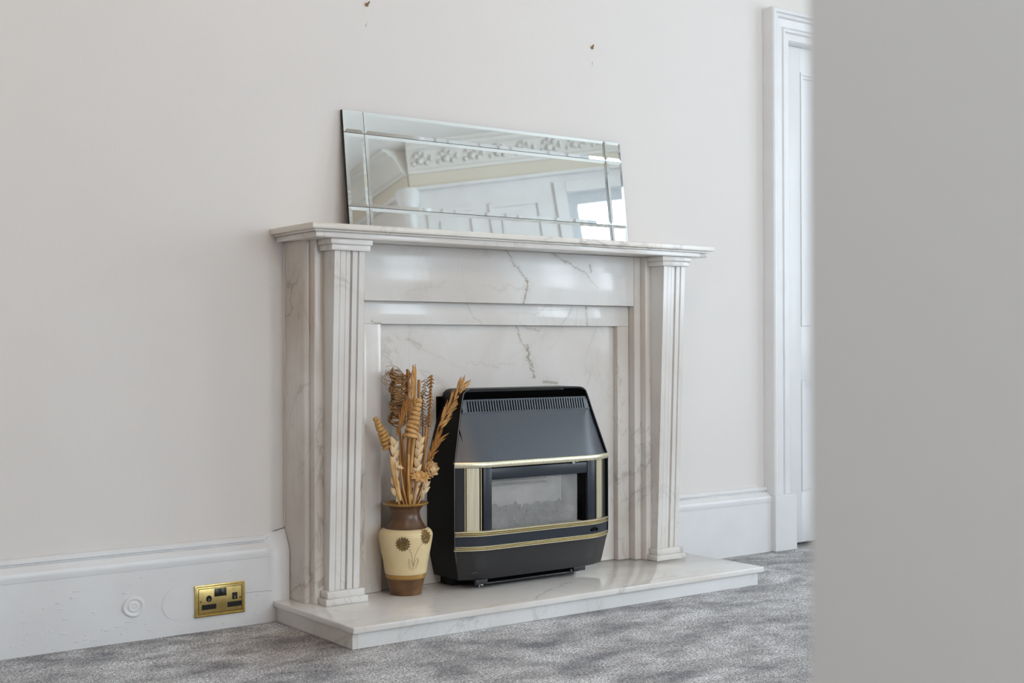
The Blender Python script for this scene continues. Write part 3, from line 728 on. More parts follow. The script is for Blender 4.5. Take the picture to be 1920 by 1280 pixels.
# louvre grille above the hood: real slots
grille = pbox('grille_rail', M_hood, gf, CX - 0.266, CX + 0.266, -0.2135, -0.2095, 0.6185, 0.6240)
pbox('grille_rail', M_hood, gf, CX - 0.2555, CX + 0.2555, -0.2045, -0.2005, 0.6585, 0.6635)
bm = bmesh.new(); nb = 46
for i in range(nb + 1):
    x = CX - 0.2455 + i * 0.491 / nb; hwid = 0.0026
    for v in box(bm, x - hwid, x + hwid, -0.2125, -0.2095, 0.6242, 0.6583):
        v.co.y += 0.0085 * (v.co.z - 0.6242) / 0.0341
for a, b in ((CX - 0.262, CX - 0.2487), (CX + 0.2487, CX + 0.262)):
    for v in box(bm, a, b, -0.2125, -0.2095, 0.6242, 0.6583): v.co.y += 0.0085 * (v.co.z - 0.6242) / 0.0341
obj('louvre_bars', bm, M_hood, gf, kind='stuff')
pbox('vent_shade_panel', M_void, gf, CX - 0.252, CX + 0.252, -0.1960, -0.1930, 0.60, 0.688)  # near-black panel paints the shade behind the slots
# front frame
yc = -0.279
def wing(xi, xo, z0, z1, m, name, out=0.0, sgn=-1, th=0.003):
    """upright strip on the canted wing between half widths xi..xo"""
    def y(xx): return (-0.2805 + (xx - 0.231) * 0.50) - out
    bm = bmesh.new()
    P = [(CX + sgn * xi, y(xi)), (CX + sgn * xo, y(xo)), (CX + sgn * xo, y(xo) + th), (CX + sgn * xi, y(xi) + th)]
    extrude_poly(bm, P, 'z', z0, z1); return obj(name, bm, m, gf)
for sgn in (-1, 1):
    pbox('frame_bar', M_bluebar, gf, *(sorted((CX + sgn * 0.1985, CX + sgn * 0.2305))), yc - 0.003, yc + 0.012, 0.2505, 0.4495, bev=0.001)
    wing(0.2310, 0.236, 0.2505, 0.4495, M_void, 'shadow_gap', -0.006, sgn)
    wing(0.2365, 0.2395, 0.2505, 0.4490, M_brass, 'brass_line', 0.002, sgn)
    wing(0.2400, 0.2425, 0.2505, 0.4490, M_black, 'shadow_line', 0.0, sgn)
    wing(0.2430, 0.2800, 0.2505, 0.4490, M_brass_pl, 'brass_plate', 0.002, sgn)
    wing(0.2805, 0.2825, 0.2505, 0.4490, M_black, 'shadow_line', 0.0, sgn)
    wing(0.2830, 0.2855, 0.2505, 0.4490, M_brass, 'brass_line', 0.002, sgn)
    wing(0.2860, 0.3140, 0.2505, 0.4490, M_char, 'corner_pillar', 0.001, sgn)
    # side of the firebox well, matt black
pbox('top_bar', M_bluebar, gf, CX - 0.198, CX + 0.198, yc - 0.001, yc + 0.012, 0.4095, 0.4455, bev=0.001)
pbox('spring_clip', M_steel, gf, CX + 0.130, CX + 0.141, yc - 0.006, yc - 0.0015, 0.443, 0.4498)
# firebox
for a in (CX - 0.198, CX + 0.194): pbox('firebox_cheek', M_black, gf, a, a + 0.004, yc + 0.013, -0.125, 0.2400, 0.4090)
pbox('firebox_back', M_ceramic, gf, CX - 0.1935, CX + 0.1935, -0.145, -0.135, 0.2400, 0.4090)
for z in (0.372, 0.386):
    pbox('ceramic_rib', M_coal, gf, CX - 0.1935, CX + 0.12, -0.160, -0.1455, z, z + 0.006, bev=0.001)
pbox('firebox_floor', M_ceramic, gf, CX - 0.1935, CX + 0.1935, -0.255, -0.1555, 0.2400, 0.2460)
cn = 0
for row, (yy, zz, cnt) in enumerate(((-0.232, 0.262, 9), (-0.212, 0.280, 9), (-0.190, 0.297, 8))):
    for i in range(cnt):
        x = CX - 0.170 + (i + 0.5 * (row % 2)) * 0.340 / (cnt - 0.5) + rnd.uniform(-0.005, 0.005)
        bm = bmesh.new(); blob(bm, (x, yy, zz + rnd.uniform(-0.006, 0.006)), 0.022, 0.015, 0.017 + rnd.uniform(0, 0.004), 0.5, 2)
        obj('coal', bm, M_coal, gf)
gl = bmesh.new(); box(gl, CX - 0.1935, CX + 0.168, yc + 0.0165, yc + 0.0185, 0.2475, 0.4085); obj('glass_panel', gl, M_fireglass, gf)
# lower bands
def band(z0, z1, m, name, out):
    return loft(name, m, [(z0, 0.3165 + out, -0.2445 - out * 0.6, 0.236, -0.2855 - out), (z1, 0.3165 + out, -0.2445 - out * 0.6, 0.236, -0.2855 - out)], thick=0.006, angle=60)
band(0.2030, 0.2320, M_bluebar, 'control_band', 0.0)
def beads(z0, z1, first):
    zz = z0
    hs_ = [0.0042, 0.0042, 0.0060] if first else [0.0045, 0.0045, 0.0045]
    gap = ((z1 - z0) - sum(hs_)) / 2
    for i, h_ in enumerate(hs_):
        a, b = zz, zz + h_
        loft('brass_bead', M_brass_pl if i != 1 else M_brass, [(a, 0.3165, -0.2448, 0.236, -0.2860), (a + h_ * 0.3, 0.3185, -0.2468, 0.236, -0.2885), (b - h_ * 0.3, 0.3185, -0.2468, 0.236, -0.2885), (b, 0.3165, -0.2448, 0.236, -0.2860)], thick=0.006)
        zz = b + gap
beads(0.2325, 0.2500, True); beads(0.1870, 0.2025, False)
loft('band_backing', M_brass_dark := make_brass('bead_groove_brass', (0.20, 0.14, 0.05), 0.4, 0.2), [(0.1868, 0.3150, -0.2430, 0.235, -0.2835), (0.2502, 0.3150, -0.2430, 0.235, -0.2835)], thick=0.002)
# lower apron tapering inwards, with its long slot
apron = loft('apron', M_char, [(0.1865, 0.3155, -0.2430, 0.236, -0.2840), (0.150, 0.3075, -0.2400, 0.231, -0.2800), (0.1035, 0.2965, -0.2360, 0.225, -0.2700), (0.0930, 0.2935, -0.2340, 0.223, -0.2660)])
pbox('apron_foot', M_char, gf, CX - 0.250, CX - 0.205, -0.2660, -0.2540, 0.0775, 0.0930, bev=0.001)
pbox('apron_foot', M_char, gf, CX + 0.150, CX + 0.200, -0.2660, -0.2540, 0.0790, 0.0930, bev=0.001)
pbox('lower_tray', M_char, gf, CX - 0.2045, CX + 0.1495, -0.2560, -0.1700, 0.0735, 0.0795, bev=0.002)
bm = bmesh.new()  # slot lip
box(bm, CX - 0.2045, CX + 0.1495, -0.2500, -0.2480, 0.0800, 0.0925); obj('slot', bm, M_void, gf)
# small scratch
bm = bmesh.new(); tube(bm, [(CX - 0.262, -0.2585, 0.1150), (CX - 0.254, -0.2635, 0.1178), (CX - 0.246, -0.2670, 0.1172)], 0.0008, 4); obj('scratch', bm, M_edge, gf)
# flame emblem on the control band
bm = bmesh.new()
for dx, hgt in ((-0.016, 0.010), (-0.007, 0.017), (0.003, 0.014), (0.012, 0.009)):
    leaf(bm, (CX + 0.225 + dx, -0.2868 + max(0, dx + 0.0) * 0.4, 0.2105), (CX + 0.226 + dx + 0.004, -0.2868 + max(0, dx) * 0.4, 0.2105 + hgt), 0.007, (0, -1, 0), 0.0006)
obj('flame_emblem', bm, M_void, gf)
# levelling feet
for x in (2.3608, 2.7539):
    bm = bmesh.new(); lathe(bm, [(0.0035, 0.0), (0.004, 0.003), (0.0022, 0.004), (0.0022, 0.013)], (x, -0.233, 0.0632), 10)
    lathe(bm, [(0.010, 0.0), (0.010, 0.003)], (x + 0.004, -0.236, 0.0702), 14)
    obj('levelling_foot', bm, M_steel, gf, smooth=True, angle=40)

# ================================================================== VASE
VX, VY, VZ = 2.119, -0.178, 0.0632
vs = thing('vase', 'brown and cream pottery vase with sunflower relief on the hearth beside the gas fire', 'vase', (VX, VY, VZ))
def ring(name, m, prof, inner=None):
    bm = bmesh.new(); seg = 56; pr = [(r_, z) for r_, z in prof]
    rings = [[bm.verts.new((VX + r_ * math.cos(2 * PI * i / seg), VY + r_ * math.sin(2 * PI * i / seg), z)) for i in range(seg)] for r_, z in pr]
    for A, B in zip(rings, rings[1:]):
        for i in range(seg): bm.faces.new((A[i], A[(i + 1) % seg], B[(i + 1) % seg], B[i]))
    bm.faces.new(rings[0][::-1]) if inner is None else None
    return obj(name, bm, m, vs, smooth=True, angle=50)
def prof_r(z):
    tab = [(0.0632, 0.0500), (0.085, 0.0545), (0.1150, 0.0605), (0.1200, 0.0620), (0.1330, 0.0645), (0.166, 0.0705), (0.200, 0.0775), (0.232, 0.0832), (0.247, 0.0848), (0.255, 0.0835), (0.263, 0.0775), (0.270, 0.0690)]
    for (a, ra), (b, rb) in zip(tab, tab[1:]):
        if z <= b: return ra + (rb - ra) * (z - a) / (b - a)
    return tab[-1][1]
ring('foot_band', M_vbase, [(0.047, 0.0632), (0.0495, 0.0645), (0.0512, 0.072), (0.0545, 0.09), (0.0598, 0.1145)])
ring('ochre_band', M_vgold, [(0.0598, 0.1146), (0.0625, 0.1155), (0.0640, 0.122), (0.0638, 0.1285)], 1)
ring('cream_body', M_vcream, [(0.0638, 0.1286), (0.0655, 0.1305), (0.0662, 0.137), (0.0705, 0.166), (0.0775, 0.200), (0.0832, 0.232), (0.0850, 0.245), (0.0842, 0.253), (0.0805, 0.2605), (0.0740, 0.2665), (0.0672, 0.2690)], 1)
ring('neck', M_vbrown, [(0.0672, 0.2691), (0.0640, 0.2705), (0.0600, 0.276), (0.0520, 0.289), (0.0455, 0.303), (0.0435, 0.314), (0.0450, 0.323), (0.0520, 0.333), (0.0600, 0.3395)], 1)
ring('rim', M_vgold, [(0.0600, 0.3396), (0.0680, 0.3415), (0.0712, 0.3440), (0.0718, 0.3465), (0.0700, 0.3485), (0.0660, 0.3488), (0.0560, 0.3440), (0.0450, 0.3300), (0.0390, 0.3150), (0.0420, 0.290), (0.055, 0.27)], 1)
# sunflowers in relief, on the face towards the room
va = math.atan2(-(3.616 - 0.178), -2.119)   # direction from the vase to the middle of the opening
def on_vase(ang, z, out=0.0):
    rr = prof_r(z) + out; return Vector((VX + rr * math.cos(va + ang), VY + rr * math.sin(va + ang), z))
for (ang, zc, R0) in ((-0.10, 0.2290, 0.0235), (0.86, 0.2475, 0.0245)):
    bm = bmesh.new()
    for ringi, (cnt, rin, rout, wd, out) in enumerate(((15, 0.38, 1.0, 0.0075, 0.0010), (13, 0.3, 0.78, 0.0065, 0.0025))):
        for q in range(cnt):
            a = 2 * PI * q / cnt + ringi * 0.2
            def PT(rad): return on_vase(ang + rad * math.cos(a) / prof_r(zc), min(zc + rad * math.sin(a), 0.2685), out)
            leaf(bm, PT(R0 * rin), PT(R0 * rout), wd, on_vase(ang, zc) - Vector((VX, VY, zc)), 0.0012)
    for q in range(26):
        a = q * 2.4; rad = R0 * 0.42 * math.sqrt(q / 26); c = on_vase(ang + rad * math.cos(a) / prof_r(zc), zc + rad * math.sin(a), 0.002)
        g = bmesh.ops.create_icosphere(bm, subdivisions=1, radius=0.0022)
        for v in g['verts']: v.co += c
    obj('sunflower_relief', bm, M_vflower, vs)
bm = bmesh.new()
def vline(pts): tube(bm, [on_vase(a, z, 0.0001) for a, z in pts], 0.0007, 5)
vline([(0.13, 0.213), (0.22, 0.200), (0.30, 0.180), (0.335, 0.160), (0.345, 0.140)])
vline([(0.66, 0.226), (0.56, 0.220), (0.47, 0.208), (0.40, 0.190), (0.36, 0.170), (0.345, 0.150)])
vline([(0.32, 0.160), (0.22, 0.178), (0.13, 0.182), (0.11, 0.165), (0.17, 0.150), (0.26, 0.141), (0.32, 0.141), (0.335, 0.155)])
vline([(0.15, 0.176), (0.19, 0.160), (0.27, 0.147)])
vline([(0.37, 0.160), (0.43, 0.175), (0.53, 0.184), (0.58, 0.178), (0.55, 0.162), (0.47, 0.150), (0.39, 0.147)])
vline([(0.55, 0.176), (0.50, 0.164), (0.42, 0.153)])
obj('incised_stems', bm, M_vline, vs)

# ================================================================== DRIED FLOWERS
def S(u_, v_, dy=0.0):
    """sketch grid of the bouquet: columns and rows of about 2 mm in the upright plane through the vase axis"""
    du, dv = u_ - 762, v_ - 940
    return Vector((2.1213 + 0.001994 * du - 0.000005 * dv + 0.634 * dy, VY + dy, 0.3475 - 0.000081 * du - 0.001688 * dv - 0.0754 * dy))
def SB(u_, dy):   # the bottom of a stem, inside the neck
    return Vector((VX + (u_ - 762) * 0.0006, VY + dy * 0.4, 0.300))
GRP = None
def flower(name, label, cat, at):
    return thing(name, label, cat, at)
def path(pts, n=8):
    """Catmull-Rom through the points"""
    P = [Vector(p) for p in pts]; P = [P[0] * 2 - P[1]] + P + [P[-1] * 2 - P[-2]]; out = []
    for i in range(1, len(P) - 2):
        for k_ in range(n):
            t = k_ / n
            out.append(0.5 * ((2 * P[i]) + (P[i + 1] - P[i - 1]) * t + (2 * P[i - 1] - 5 * P[i] + 4 * P[i + 1] - P[i + 2]) * t * t + (3 * P[i] - P[i - 1] - 3 * P[i + 1] + P[i + 2]) * t ** 3))
    out.append(P[-2]); return out

def ribbed_cone(root, a, b, ra, rb, n, m, up=0.6):
    """stacked cone of coiled palm strips from the narrow tip a to the wide end b"""
    a, b = Vector(a), Vector(b); ax = (b - a); L = ax.length; ax.normalize()
    s = ax.cross(Vector((0, -1, 0.1))).normalized(); v_ = s.cross(ax)
    for i in range(n):
        q0, q1 = i / n, (i + 0.80) / n; bm = bmesh.new(); seg = 20; rows = []
        for q, kk in ((q0, 0.86), (q0 + 0.2 / n, 1.0), (q1 - 0.2 / n, 1.04), (q1, 0.90)):
            rr = (ra + (rb - ra) * q) * kk; tw = 0.12 * math.sin(i * 1.7)
            rows.append([bm.verts.new(a + ax * (L * q) + s * rr * math.cos(2 * PI * k_ / seg) + v_ * rr * 0.9 * math.sin(2 * PI * k_ / seg) + ax * (rr * tw * math.cos(2 * PI * k_ / seg))) for k_ in range(seg)])
        for A, B in zip(rows, rows[1:]):
            for k_ in range(seg): bm.faces.new((A[k_], A[(k_ + 1) % seg], B[(k_ + 1) % seg], B[k_]))
        bm.faces.new(rows[0][::-1]); bm.faces.new(rows[-1]); obj('palm_coil', bm, m, root, smooth=True, angle=50)
    bm = bmesh.new(); tube(bm, [a + ax * 0.004, b - ax * 0.004], [ra * 0.7, rb * 0.8], 12); obj('core', bm, M_st_dark, root)

# honey palm cone leaning out to the left
o = flower('palm_cone', 'small ribbed honey palm cone leaning out leftmost over the vase', 'dried flower', S(750, 930, 0.0))
ribbed_cone(o, S(705, 783, 0.01), S(731, 838, 0.0), 0.0075, 0.0225, 9, M_st_honey)
bm = bmesh.new(); tube(bm, path([S(731, 838), S(742, 880), SB(752, 0.01)]), 0.0026); obj('stem', bm, M_st_car, o, smooth=True)
# honey palm cone upright in the middle
o = flower('palm_cone', 'larger ribbed pale palm cone standing upright in the middle of the bouquet', 'dried flower', S(768, 930, -0.04))
ribbed_cone(o, S(787, 748, -0.05), S(768, 821, -0.05), 0.010, 0.024, 9, M_st_wheat)
bm = bmesh.new(); tube(bm, path([S(768, 822, -0.05), S(765, 880, -0.045), SB(765, -0.03)]), 0.0035); obj('stem', bm, M_st_car, o, smooth=True)

# curly bundle, tall left
o = flower('curly_spray', 'wide brown spray of looped curls rising at the back left', 'dried flower', S(752, 930, 0.03))
bm = bmesh.new()
for lev in range(105):
    q = lev / 104; v0 = 697 + q * 94 + rnd.uniform(-2, 2); w_ = 16 + 3.0 * math.sin(lev * 0.21) - 3.0 * q + rnd.uniform(-2, 1.5)
    c0 = 751 - 5 * q + rnd.uniform(-1.5, 1.5)
    pts = []; sag = 4 + 5 * rnd.random(); dd = 0.006 + rnd.uniform(0, 0.022); tl = rnd.uniform(-4, 4)
    for k_ in range(10):
        a = PI * (-0.2 + 1.4 * k_ / 9)
        pts.append(S(c0 - w_ * math.cos(a), v0 + sag * math.sin(a) + tl * math.cos(a) + rnd.uniform(-0.7, 0.7), 0.028 - dd * math.sin(a)))
    tube(bm, pts, rnd.uniform(0.0011, 0.0024), 5)
obj('curls', bm, M_st_dark, o, smooth=True, kind='stuff')
bm = bmesh.new()
for q in range(22):
    a0 = rnd.uniform(0, 2 * PI); c = (736 + rnd.uniform(-6, 14), 704 + rnd.uniform(-7, 14)); r0 = rnd.uniform(7, 15)
    tube(bm, [S(c[0] + r0 * 1.1 * math.cos(a0 + k_ * 0.45), c[1] + r0 * 0.8 * math.sin(a0 + k_ * 0.45), 0.03 + 0.012 * math.sin(a0 * 3 + k_)) for k_ in range(8)], 0.00075, 4)
obj('loose_curls', bm, M_st_dark, o, smooth=True, kind='stuff')
bm = bmesh.new(); tube(bm, path([S(756, 700, 0.03), S(750, 790, 0.03), S(754, 860, 0.02), SB(756, 0.03)]), 0.0034); obj('stem', bm, M_st_car, o, smooth=True)

# curly stem, right of centre
def helix(bm, pts, rad, turns, thick, n=160):
    P = path(pts, 24); L = len(P)
    out = []
    for i in range(n):
        q = i / (n - 1); k_ = min(L - 2, int(q * (L - 1))); fr = q * (L - 1) - k_; c = P[k_].lerp(P[k_ + 1], fr)
        a = q * turns * 2 * PI; rr = rad * (0.75 + 0.35 * math.sin(q * 19))
        out.append(c + Vector((rr * math.cos(a), rr * math.sin(a), 0.003 * math.sin(a * 2))))
    tube(bm, out, thick, 5)
o = flower('corkscrew_willow', 'tall twig with tight corkscrew curls right of the bouquet centre', 'dried flower', S(790, 930, 0.01))
bm = bmesh.new(); helix(bm, [S(808, 704, 0.01), S(806, 760, 0.01), S(801, 820, 0.01)], 0.010, 17, 0.0019)
obj('corkscrew', bm, M_st_car, o, smooth=True)
bm = bmesh.new(); helix(bm, [S(797, 712, 0.02), S(797, 740, 0.02)], 0.011, 5, 0.0012, 80); obj('corkscrew', bm, M_st_dark, o, smooth=True)
bm = bmesh.new(); tube(bm, path([S(810, 702, 0.01), S(805, 780, 0.01), S(795, 860, 0.0), SB(782, 0.01)]), 0.0032); obj('stem', bm, M_st_car, o, smooth=True)
o = flower('corkscrew_willow', 'short dark coil of curls tucked low behind the upright palm cone', 'dried flower', S(785, 930, 0.03))
bm = bmesh.new(); helix(bm, [S(792, 735, 0.03), S(793, 800, 0.03)], 0.012, 12, 0.0015)
for q in range(4): tube(bm, [S(784 + 5 * math.cos(a_ * 0.8 + q), 812 - q * 8 + 3.4 * math.sin(a_ * 0.8 + q), 0.0) for a_ in range(9)], 0.0011, 4)
obj('corkscrew', bm, M_st_dark, o, smooth=True)
bm = bmesh.new(); tube(bm, path([S(792, 740, 0.03), S(790, 840, 0.025), SB(776, 0.03)]), 0.0026); obj('stem', bm, M_st_dark, o, smooth=True)

# straight cane stems
for (lab, pts, rd, m_) in (
        ('thick caramel cane with a cut top standing second tallest in the bouquet', [S(786, 712, -0.01), S(784, 800, -0.01), S(776, 880, -0.01), SB(772, -0.01)], 0.0052, M_st_car),
        ('tallest split cane with a square pale top', [S(779, 692, 0.0), S(776, 780, 0.0), S(770, 870, 0.0), SB(768, 0.0)], 0.0050, M_st_honey),
        ('slim cane rising left of the tallest cane', [S(764, 692, 0.02), S(766, 780, 0.02), S(764, 870, 0.01), SB(764, 0.02)], 0.0044, M_st_car),
        ('bare cane below the upright palm cone, left one', [S(757, 815, -0.03), S(759, 870, -0.03), SB(758, -0.03)], 0.0050, M_st_car),
        ('bare cane below the upright palm cone, right one', [S(777, 815, -0.04), S(771, 880, -0.045), SB(768, -0.05)], 0.0056, M_st_honey),
        ('bare cane at the right of the vase mouth', [S(800, 800, -0.01), S(790, 880, -0.02), SB(778, -0.02)], 0.0040, M_st_car),
        ('bare honey cane right behind the left shaving plait', [S(748, 842, 0.0), S(754, 890, -0.01), SB(757, -0.01)], 0.0040, M_st_honey),
        ('bare pale cane between the shaving plaits, in front', [S(767, 850, -0.055), S(767, 900, -0.055), SB(766, -0.065)], 0.0038, M_st_wheat),
        ('bare dark caramel cane right of the middle plait', [S(797, 842, -0.02), S(792, 890, -0.03), SB(780, -0.035)], 0.0034, M_st_car),
        ('bare thin cane crossing at the left of the vase mouth', [S(752, 868, -0.04), S(757, 910, -0.05), SB(764, -0.06)], 0.0024, M_st_wheat)):
    o = flower('cane_stem', lab, 'dried stem', pts[-1])
    bm = bmesh.new(); P = path(pts, 8); tube(bm, P, [rd * (0.94 + 0.06 * math.sin(i)) for i in range(len(P))], 8); obj('cane', bm, m_, o, smooth=True, angle=60)

# wheat-like ears
def ear(root, pts, n, ln, wd, m, spread=0.45, dyj=0.008):
    P = path(pts, 12); L = len(P)
    for i in range(n):
        q = i / (n - 1); k_ = min(L - 2, int(q * (L - 1))); c = P[k_]; t = (P[k_] - P[k_ + 1]).normalized()
        sd = t.cross(Vector((0, -1, 0))).normalized() * (1 if i % 2 else -1)
        tip = c + (t * 1.0 + sd * spread + Vector((0, rnd.uniform(-0.4, 0.2), 0))).normalized() * ln * (0.75 + 0.35 * math.sin(PI * (0.15 + 0.8 * q)))
        bm = bmesh.new(); leaf(bm, c + Vector((0, rnd.uniform(-dyj, dyj), 0)), tip, wd, (sd.x * 0.3, -1, 0.2), 0.0014, 0.002); obj('husk', bm, m, root)
    bm = bmesh.new(); tube(bm, P, 0.0018, 5); obj('stalk', bm, M_st_car, root, smooth=True)
o = flower('wheat_ear', 'long straw coloured ear slanting up rightmost in front of the gas fire', 'dried flower', S(785, 930, 0.0))
ear(o, [S(866, 724, 0.0), S(845, 762, 0.0), S(822, 806, 0.0)], 38, 0.047, 0.0066, M_st_wheat, 0.40, 0.012)
bm = bmesh.new(); tube(bm, path([S(822, 802, 0), S(808, 850, 0), SB(784, 0.0)]), 0.0028); obj('stem', bm, M_st_car, o, smooth=True)
bm = bmesh.new(); leaf(bm, S(822, 798, -0.01), S(848, 782, -0.02), 0.006, (0, -1, 0), 0.0016); obj('husk', bm, M_st_wheat, o)
o = flower('wheat_ear', 'short straw coloured ear below the long slanting one', 'dried flower', S(782, 930, -0.02))
ear(o, [S(824, 822, -0.01), S(811, 846, -0.01), S(800, 872, -0.015)], 18, 0.042, 0.0062, M_st_car)
bm = bmesh.new(); tube(bm, path([S(800, 872, -0.015), S(792, 905, -0.02), SB(780, -0.02)]), 0.0024); obj('stem', bm, M_st_car, o, smooth=True)
o = flower('wheat_ear', 'slim brown ear standing behind the upright palm cone', 'dried flower', S(775, 930, 0.0))
ear(o, [S(775, 700, -0.015), S(772, 740, -0.015), S(770, 790, -0.015)], 28, 0.032, 0.0050, M_st_wheat, 0.28)
bm = bmesh.new(); tube(bm, path([S(770, 790, -0.015), S(769, 860, -0.015), SB(767, -0.015)]), 0.0024); obj('stem', bm, M_st_car, o, smooth=True)
o = flower('wheat_ear', 'slim brown ear leaning right over the left side of the bouquet', 'dried flower', S(752, 930, -0.02))
ear(o, [S(762, 760, -0.02), S(752, 788, -0.02), S(743, 822, -0.02)], 24, 0.038, 0.0048, M_st_car, 0.28)
bm = bmesh.new(); tube(bm, path([S(743, 822, -0.02), S(746, 880, -0.02), SB(754, -0.02)]), 0.0022); obj('stem', bm, M_st_car, o, smooth=True)

# pale wood-shaving plaits
def plait(root, pts, n, ln, wd, m):
    P = path(pts, 12); L = len(P)
    for i in range(n):
        q = i / (n - 1); k_ = min(L - 2, int(q * (L - 1))); c = P[k_]; t = (P[k_] - P[k_ + 1]).normalized()
        sd = t.cross(Vector((0, -1, 0))).normalized() * (1 if i % 2 else -1)
        if c.z < 0.356: continue
        bm = bmesh.new(); leaf(bm, c - sd * 0.006 - t * 0.01, c + sd * 0.014 + t * ln, wd, (sd.x * 0.5, -1, 0.1), 0.0018, 0.004); obj('shaving', bm, m, root, smooth=True, angle=50)
    bm = bmesh.new(); tube(bm, P, 0.0026, 6); obj('stalk', bm, M_st_pale, root, smooth=True)
o = flower('shaving_plait', 'cream plait of wood shavings at the left of the vase mouth', 'dried flower', S(745, 930, -0.03))
plait(o, [S(741, 832, -0.03), S(742, 880, -0.035), S(746, 930, -0.04), SB(755, -0.05)], 17, 0.024, 0.019, M_st_pale)
o = flower('shaving_plait', 'cream plait of wood shavings below the dark coil', 'dried flower', S(780, 930, -0.03))
plait(o, [S(788, 824, -0.03), S(784, 860, -0.035), S(779, 905, -0.04), SB(772, -0.05)], 15, 0.022, 0.018, M_st_pale)
o = flower('shaving_plait', 'small pale shaving leaves at the right lip of the vase', 'dried flower', S(790, 932, -0.03))
plait(o, [S(799, 905, -0.03), S(793, 925, -0.035), SB(780, -0.04)], 8, 0.022, 0.014, M_st_pale)
# long flat pale leaves low at the left
o = flower('dried_leaf', 'flat pale leaf standing up along the left plait', 'dried leaf', S(742, 932, -0.04))
bm = bmesh.new(); leaf(bm, S(752, 935, -0.05), S(733, 850, -0.045), 0.016, (0, -1, 0), 0.0015, 0.003); obj('blade', bm, M_st_wheat, o)
o = flower('dried_leaf', 'small curled pale leaf bending right over the left plait', 'dried leaf', S(750, 900, -0.05))
bm = bmesh.new(); leaf(bm, S(743, 872, -0.055), S(758, 876, -0.06), 0.012, (0, -1, 0.6), 0.0015, 0.004); tube(bm, path([S(745, 873, -0.055), S(747, 905, -0.055), SB(758, -0.06)]), 0.0014, 5); obj('blade', bm, M_st_pale, o)
# rose of shavings
o = flower('shaving_rose', 'curled wood-shaving rose at the right side of the bouquet', 'dried flower', S(790, 930, -0.03))
rc = S(808, 878, -0.04)
for layer, (cnt, rin, rout, wd, dy) in enumerate(((9, 0.006, 0.027, 0.019, 0.002), (7, 0.004, 0.020, 0.016, -0.006), (5, 0.001, 0.013, 0.012, -0.013))):
    for q in range(cnt):
        a = 2 * PI * q / cnt + layer * 0.5; bm = bmesh.new()
        dr = Vector((math.cos(a), 0, math.sin(a)))
        leaf(bm, rc + dr * rin + Vector((0, dy, 0)), rc + dr * (rout * (0.9 + 0.2 * rnd.random())) + Vector((0, dy - 0.007, 0)), wd, (dr.x * -0.5, -1, dr.z * -0.5 + 0.2), 0.0016, -0.005, 6)
        obj('petal', bm, M_st_wheat if (q + layer) % 2 else M_st_pale, o, smooth=True, angle=50)
bm = bmesh.new(); tube(bm, path([rc + Vector((0, 0.008, 0)), S(798, 905, -0.03), SB(782, -0.03)]), 0.0022, 6); obj('stem', bm, M_st_car, o, smooth=True)
# fluted fungus-like flower in front
o = flower('shaving_flower', 'flat fluted pale flower low in the middle just above the vase mouth', 'dried flower', S(780, 930, -0.05))
fc = S(785, 894, -0.055)
for q in range(11):
    a = 2 * PI * q / 11; bm = bmesh.new()
    tip = fc + Vector((0.038 * math.cos(a), 0.018 * math.sin(a) - 0.012, 0.006 + 0.016 * math.sin(a)))
    leaf(bm, fc + Vector((0, -0.004, -0.008)), tip, 0.024, (math.cos(a) * -0.3, -0.4, 1), 0.0018, 0.008); obj('petal', bm, M_st_wheat, o, smooth=True, angle=60)
bm = bmesh.new(); tube(bm, path([fc + Vector((0, 0, -0.008)), S(781, 915, -0.05), SB(774, -0.05)]), [0.008] * 6 + [0.005] * 11, 10); obj('stem', bm, M_st_pale, o, smooth=True)

# ================================================================== SOCKET AND PLATES
so = thing('power_socket', 'brass double power socket with rope-edged plate on the left skirting board', 'socket', (1.5595, -0.0382, 0.0900))
sx0, sx1, sz0, sz1 = 1.4805, 1.6385, 0.0425, 0.1365
SYF = -0.0385
pbox('faceplate', M_brass_sock, so, sx0, sx1, SYF - 0.006, SYF, sz0, sz1, bev=0.0015)
bm = bmesh.new()
def rope(p0, p1):
    p0, p1 = Vector(p0), Vector(p1); n_ = int((p1 - p0).length / 0.0032)
    for i in range(n_):
        c = p0.lerp(p1, (i + 0.5) / n_); g = bmesh.ops.create_icosphere(bm, subdivisions=1, radius=1.0); d_ = (p1 - p0).normalized()
        sd = d_.cross(Vector((0, 1, 0)))
        for v in g['verts']:
            k_ = v.co.copy(); v.co = c + d_ * (k_.x * 0.0013 + k_.z * 0.0010) + sd * k_.z * 0.0030 + Vector((0, k_.y * 0.0022, 0))
i_ = 0.0042; yy = SYF - 0.0068
for a, b in (((sx0 + i_, yy, sz0 + i_), (sx1 - i_, yy, sz0 + i_)), ((sx0 + i_, yy, sz1 - i_), (sx1 - i_, yy, sz1 - i_)), ((sx0 + i_, yy, sz0 + i_), (sx0 + i_, yy, sz1 - i_)), ((sx1 - i_, yy, sz0 + i_), (sx1 - i_, yy, sz1 - i_))): rope(a, b)
obj('rope_border', bm, M_brass_sock, so, smooth=True, kind='stuff')
bm = bmesh.new(); ins = 0.0095
for a in ((sx0 + ins, sx1 - ins, sz0 + ins, sz0 + ins + 0.0022), (sx0 + ins, sx1 - ins, sz1 - ins - 0.0022, sz1 - ins), (sx0 + ins, sx0 + ins + 0.0022, sz0 + ins + 0.0023, sz1 - ins - 0.0023), (sx1 - ins - 0.0022, sx1 - ins, sz0 + ins + 0.0023, sz1 - ins - 0.0023)):
    box(bm, a[0], a[1], SYF - 0.0068, SYF - 0.0061, a[2], a[3])
obj('border_groove', bm, make_brass('tarnished_groove', (0.25, 0.16, 0.04), 0.45, 0.3), so)
scx = (sx0 + sx1) / 2
YP = SYF - 0.0062
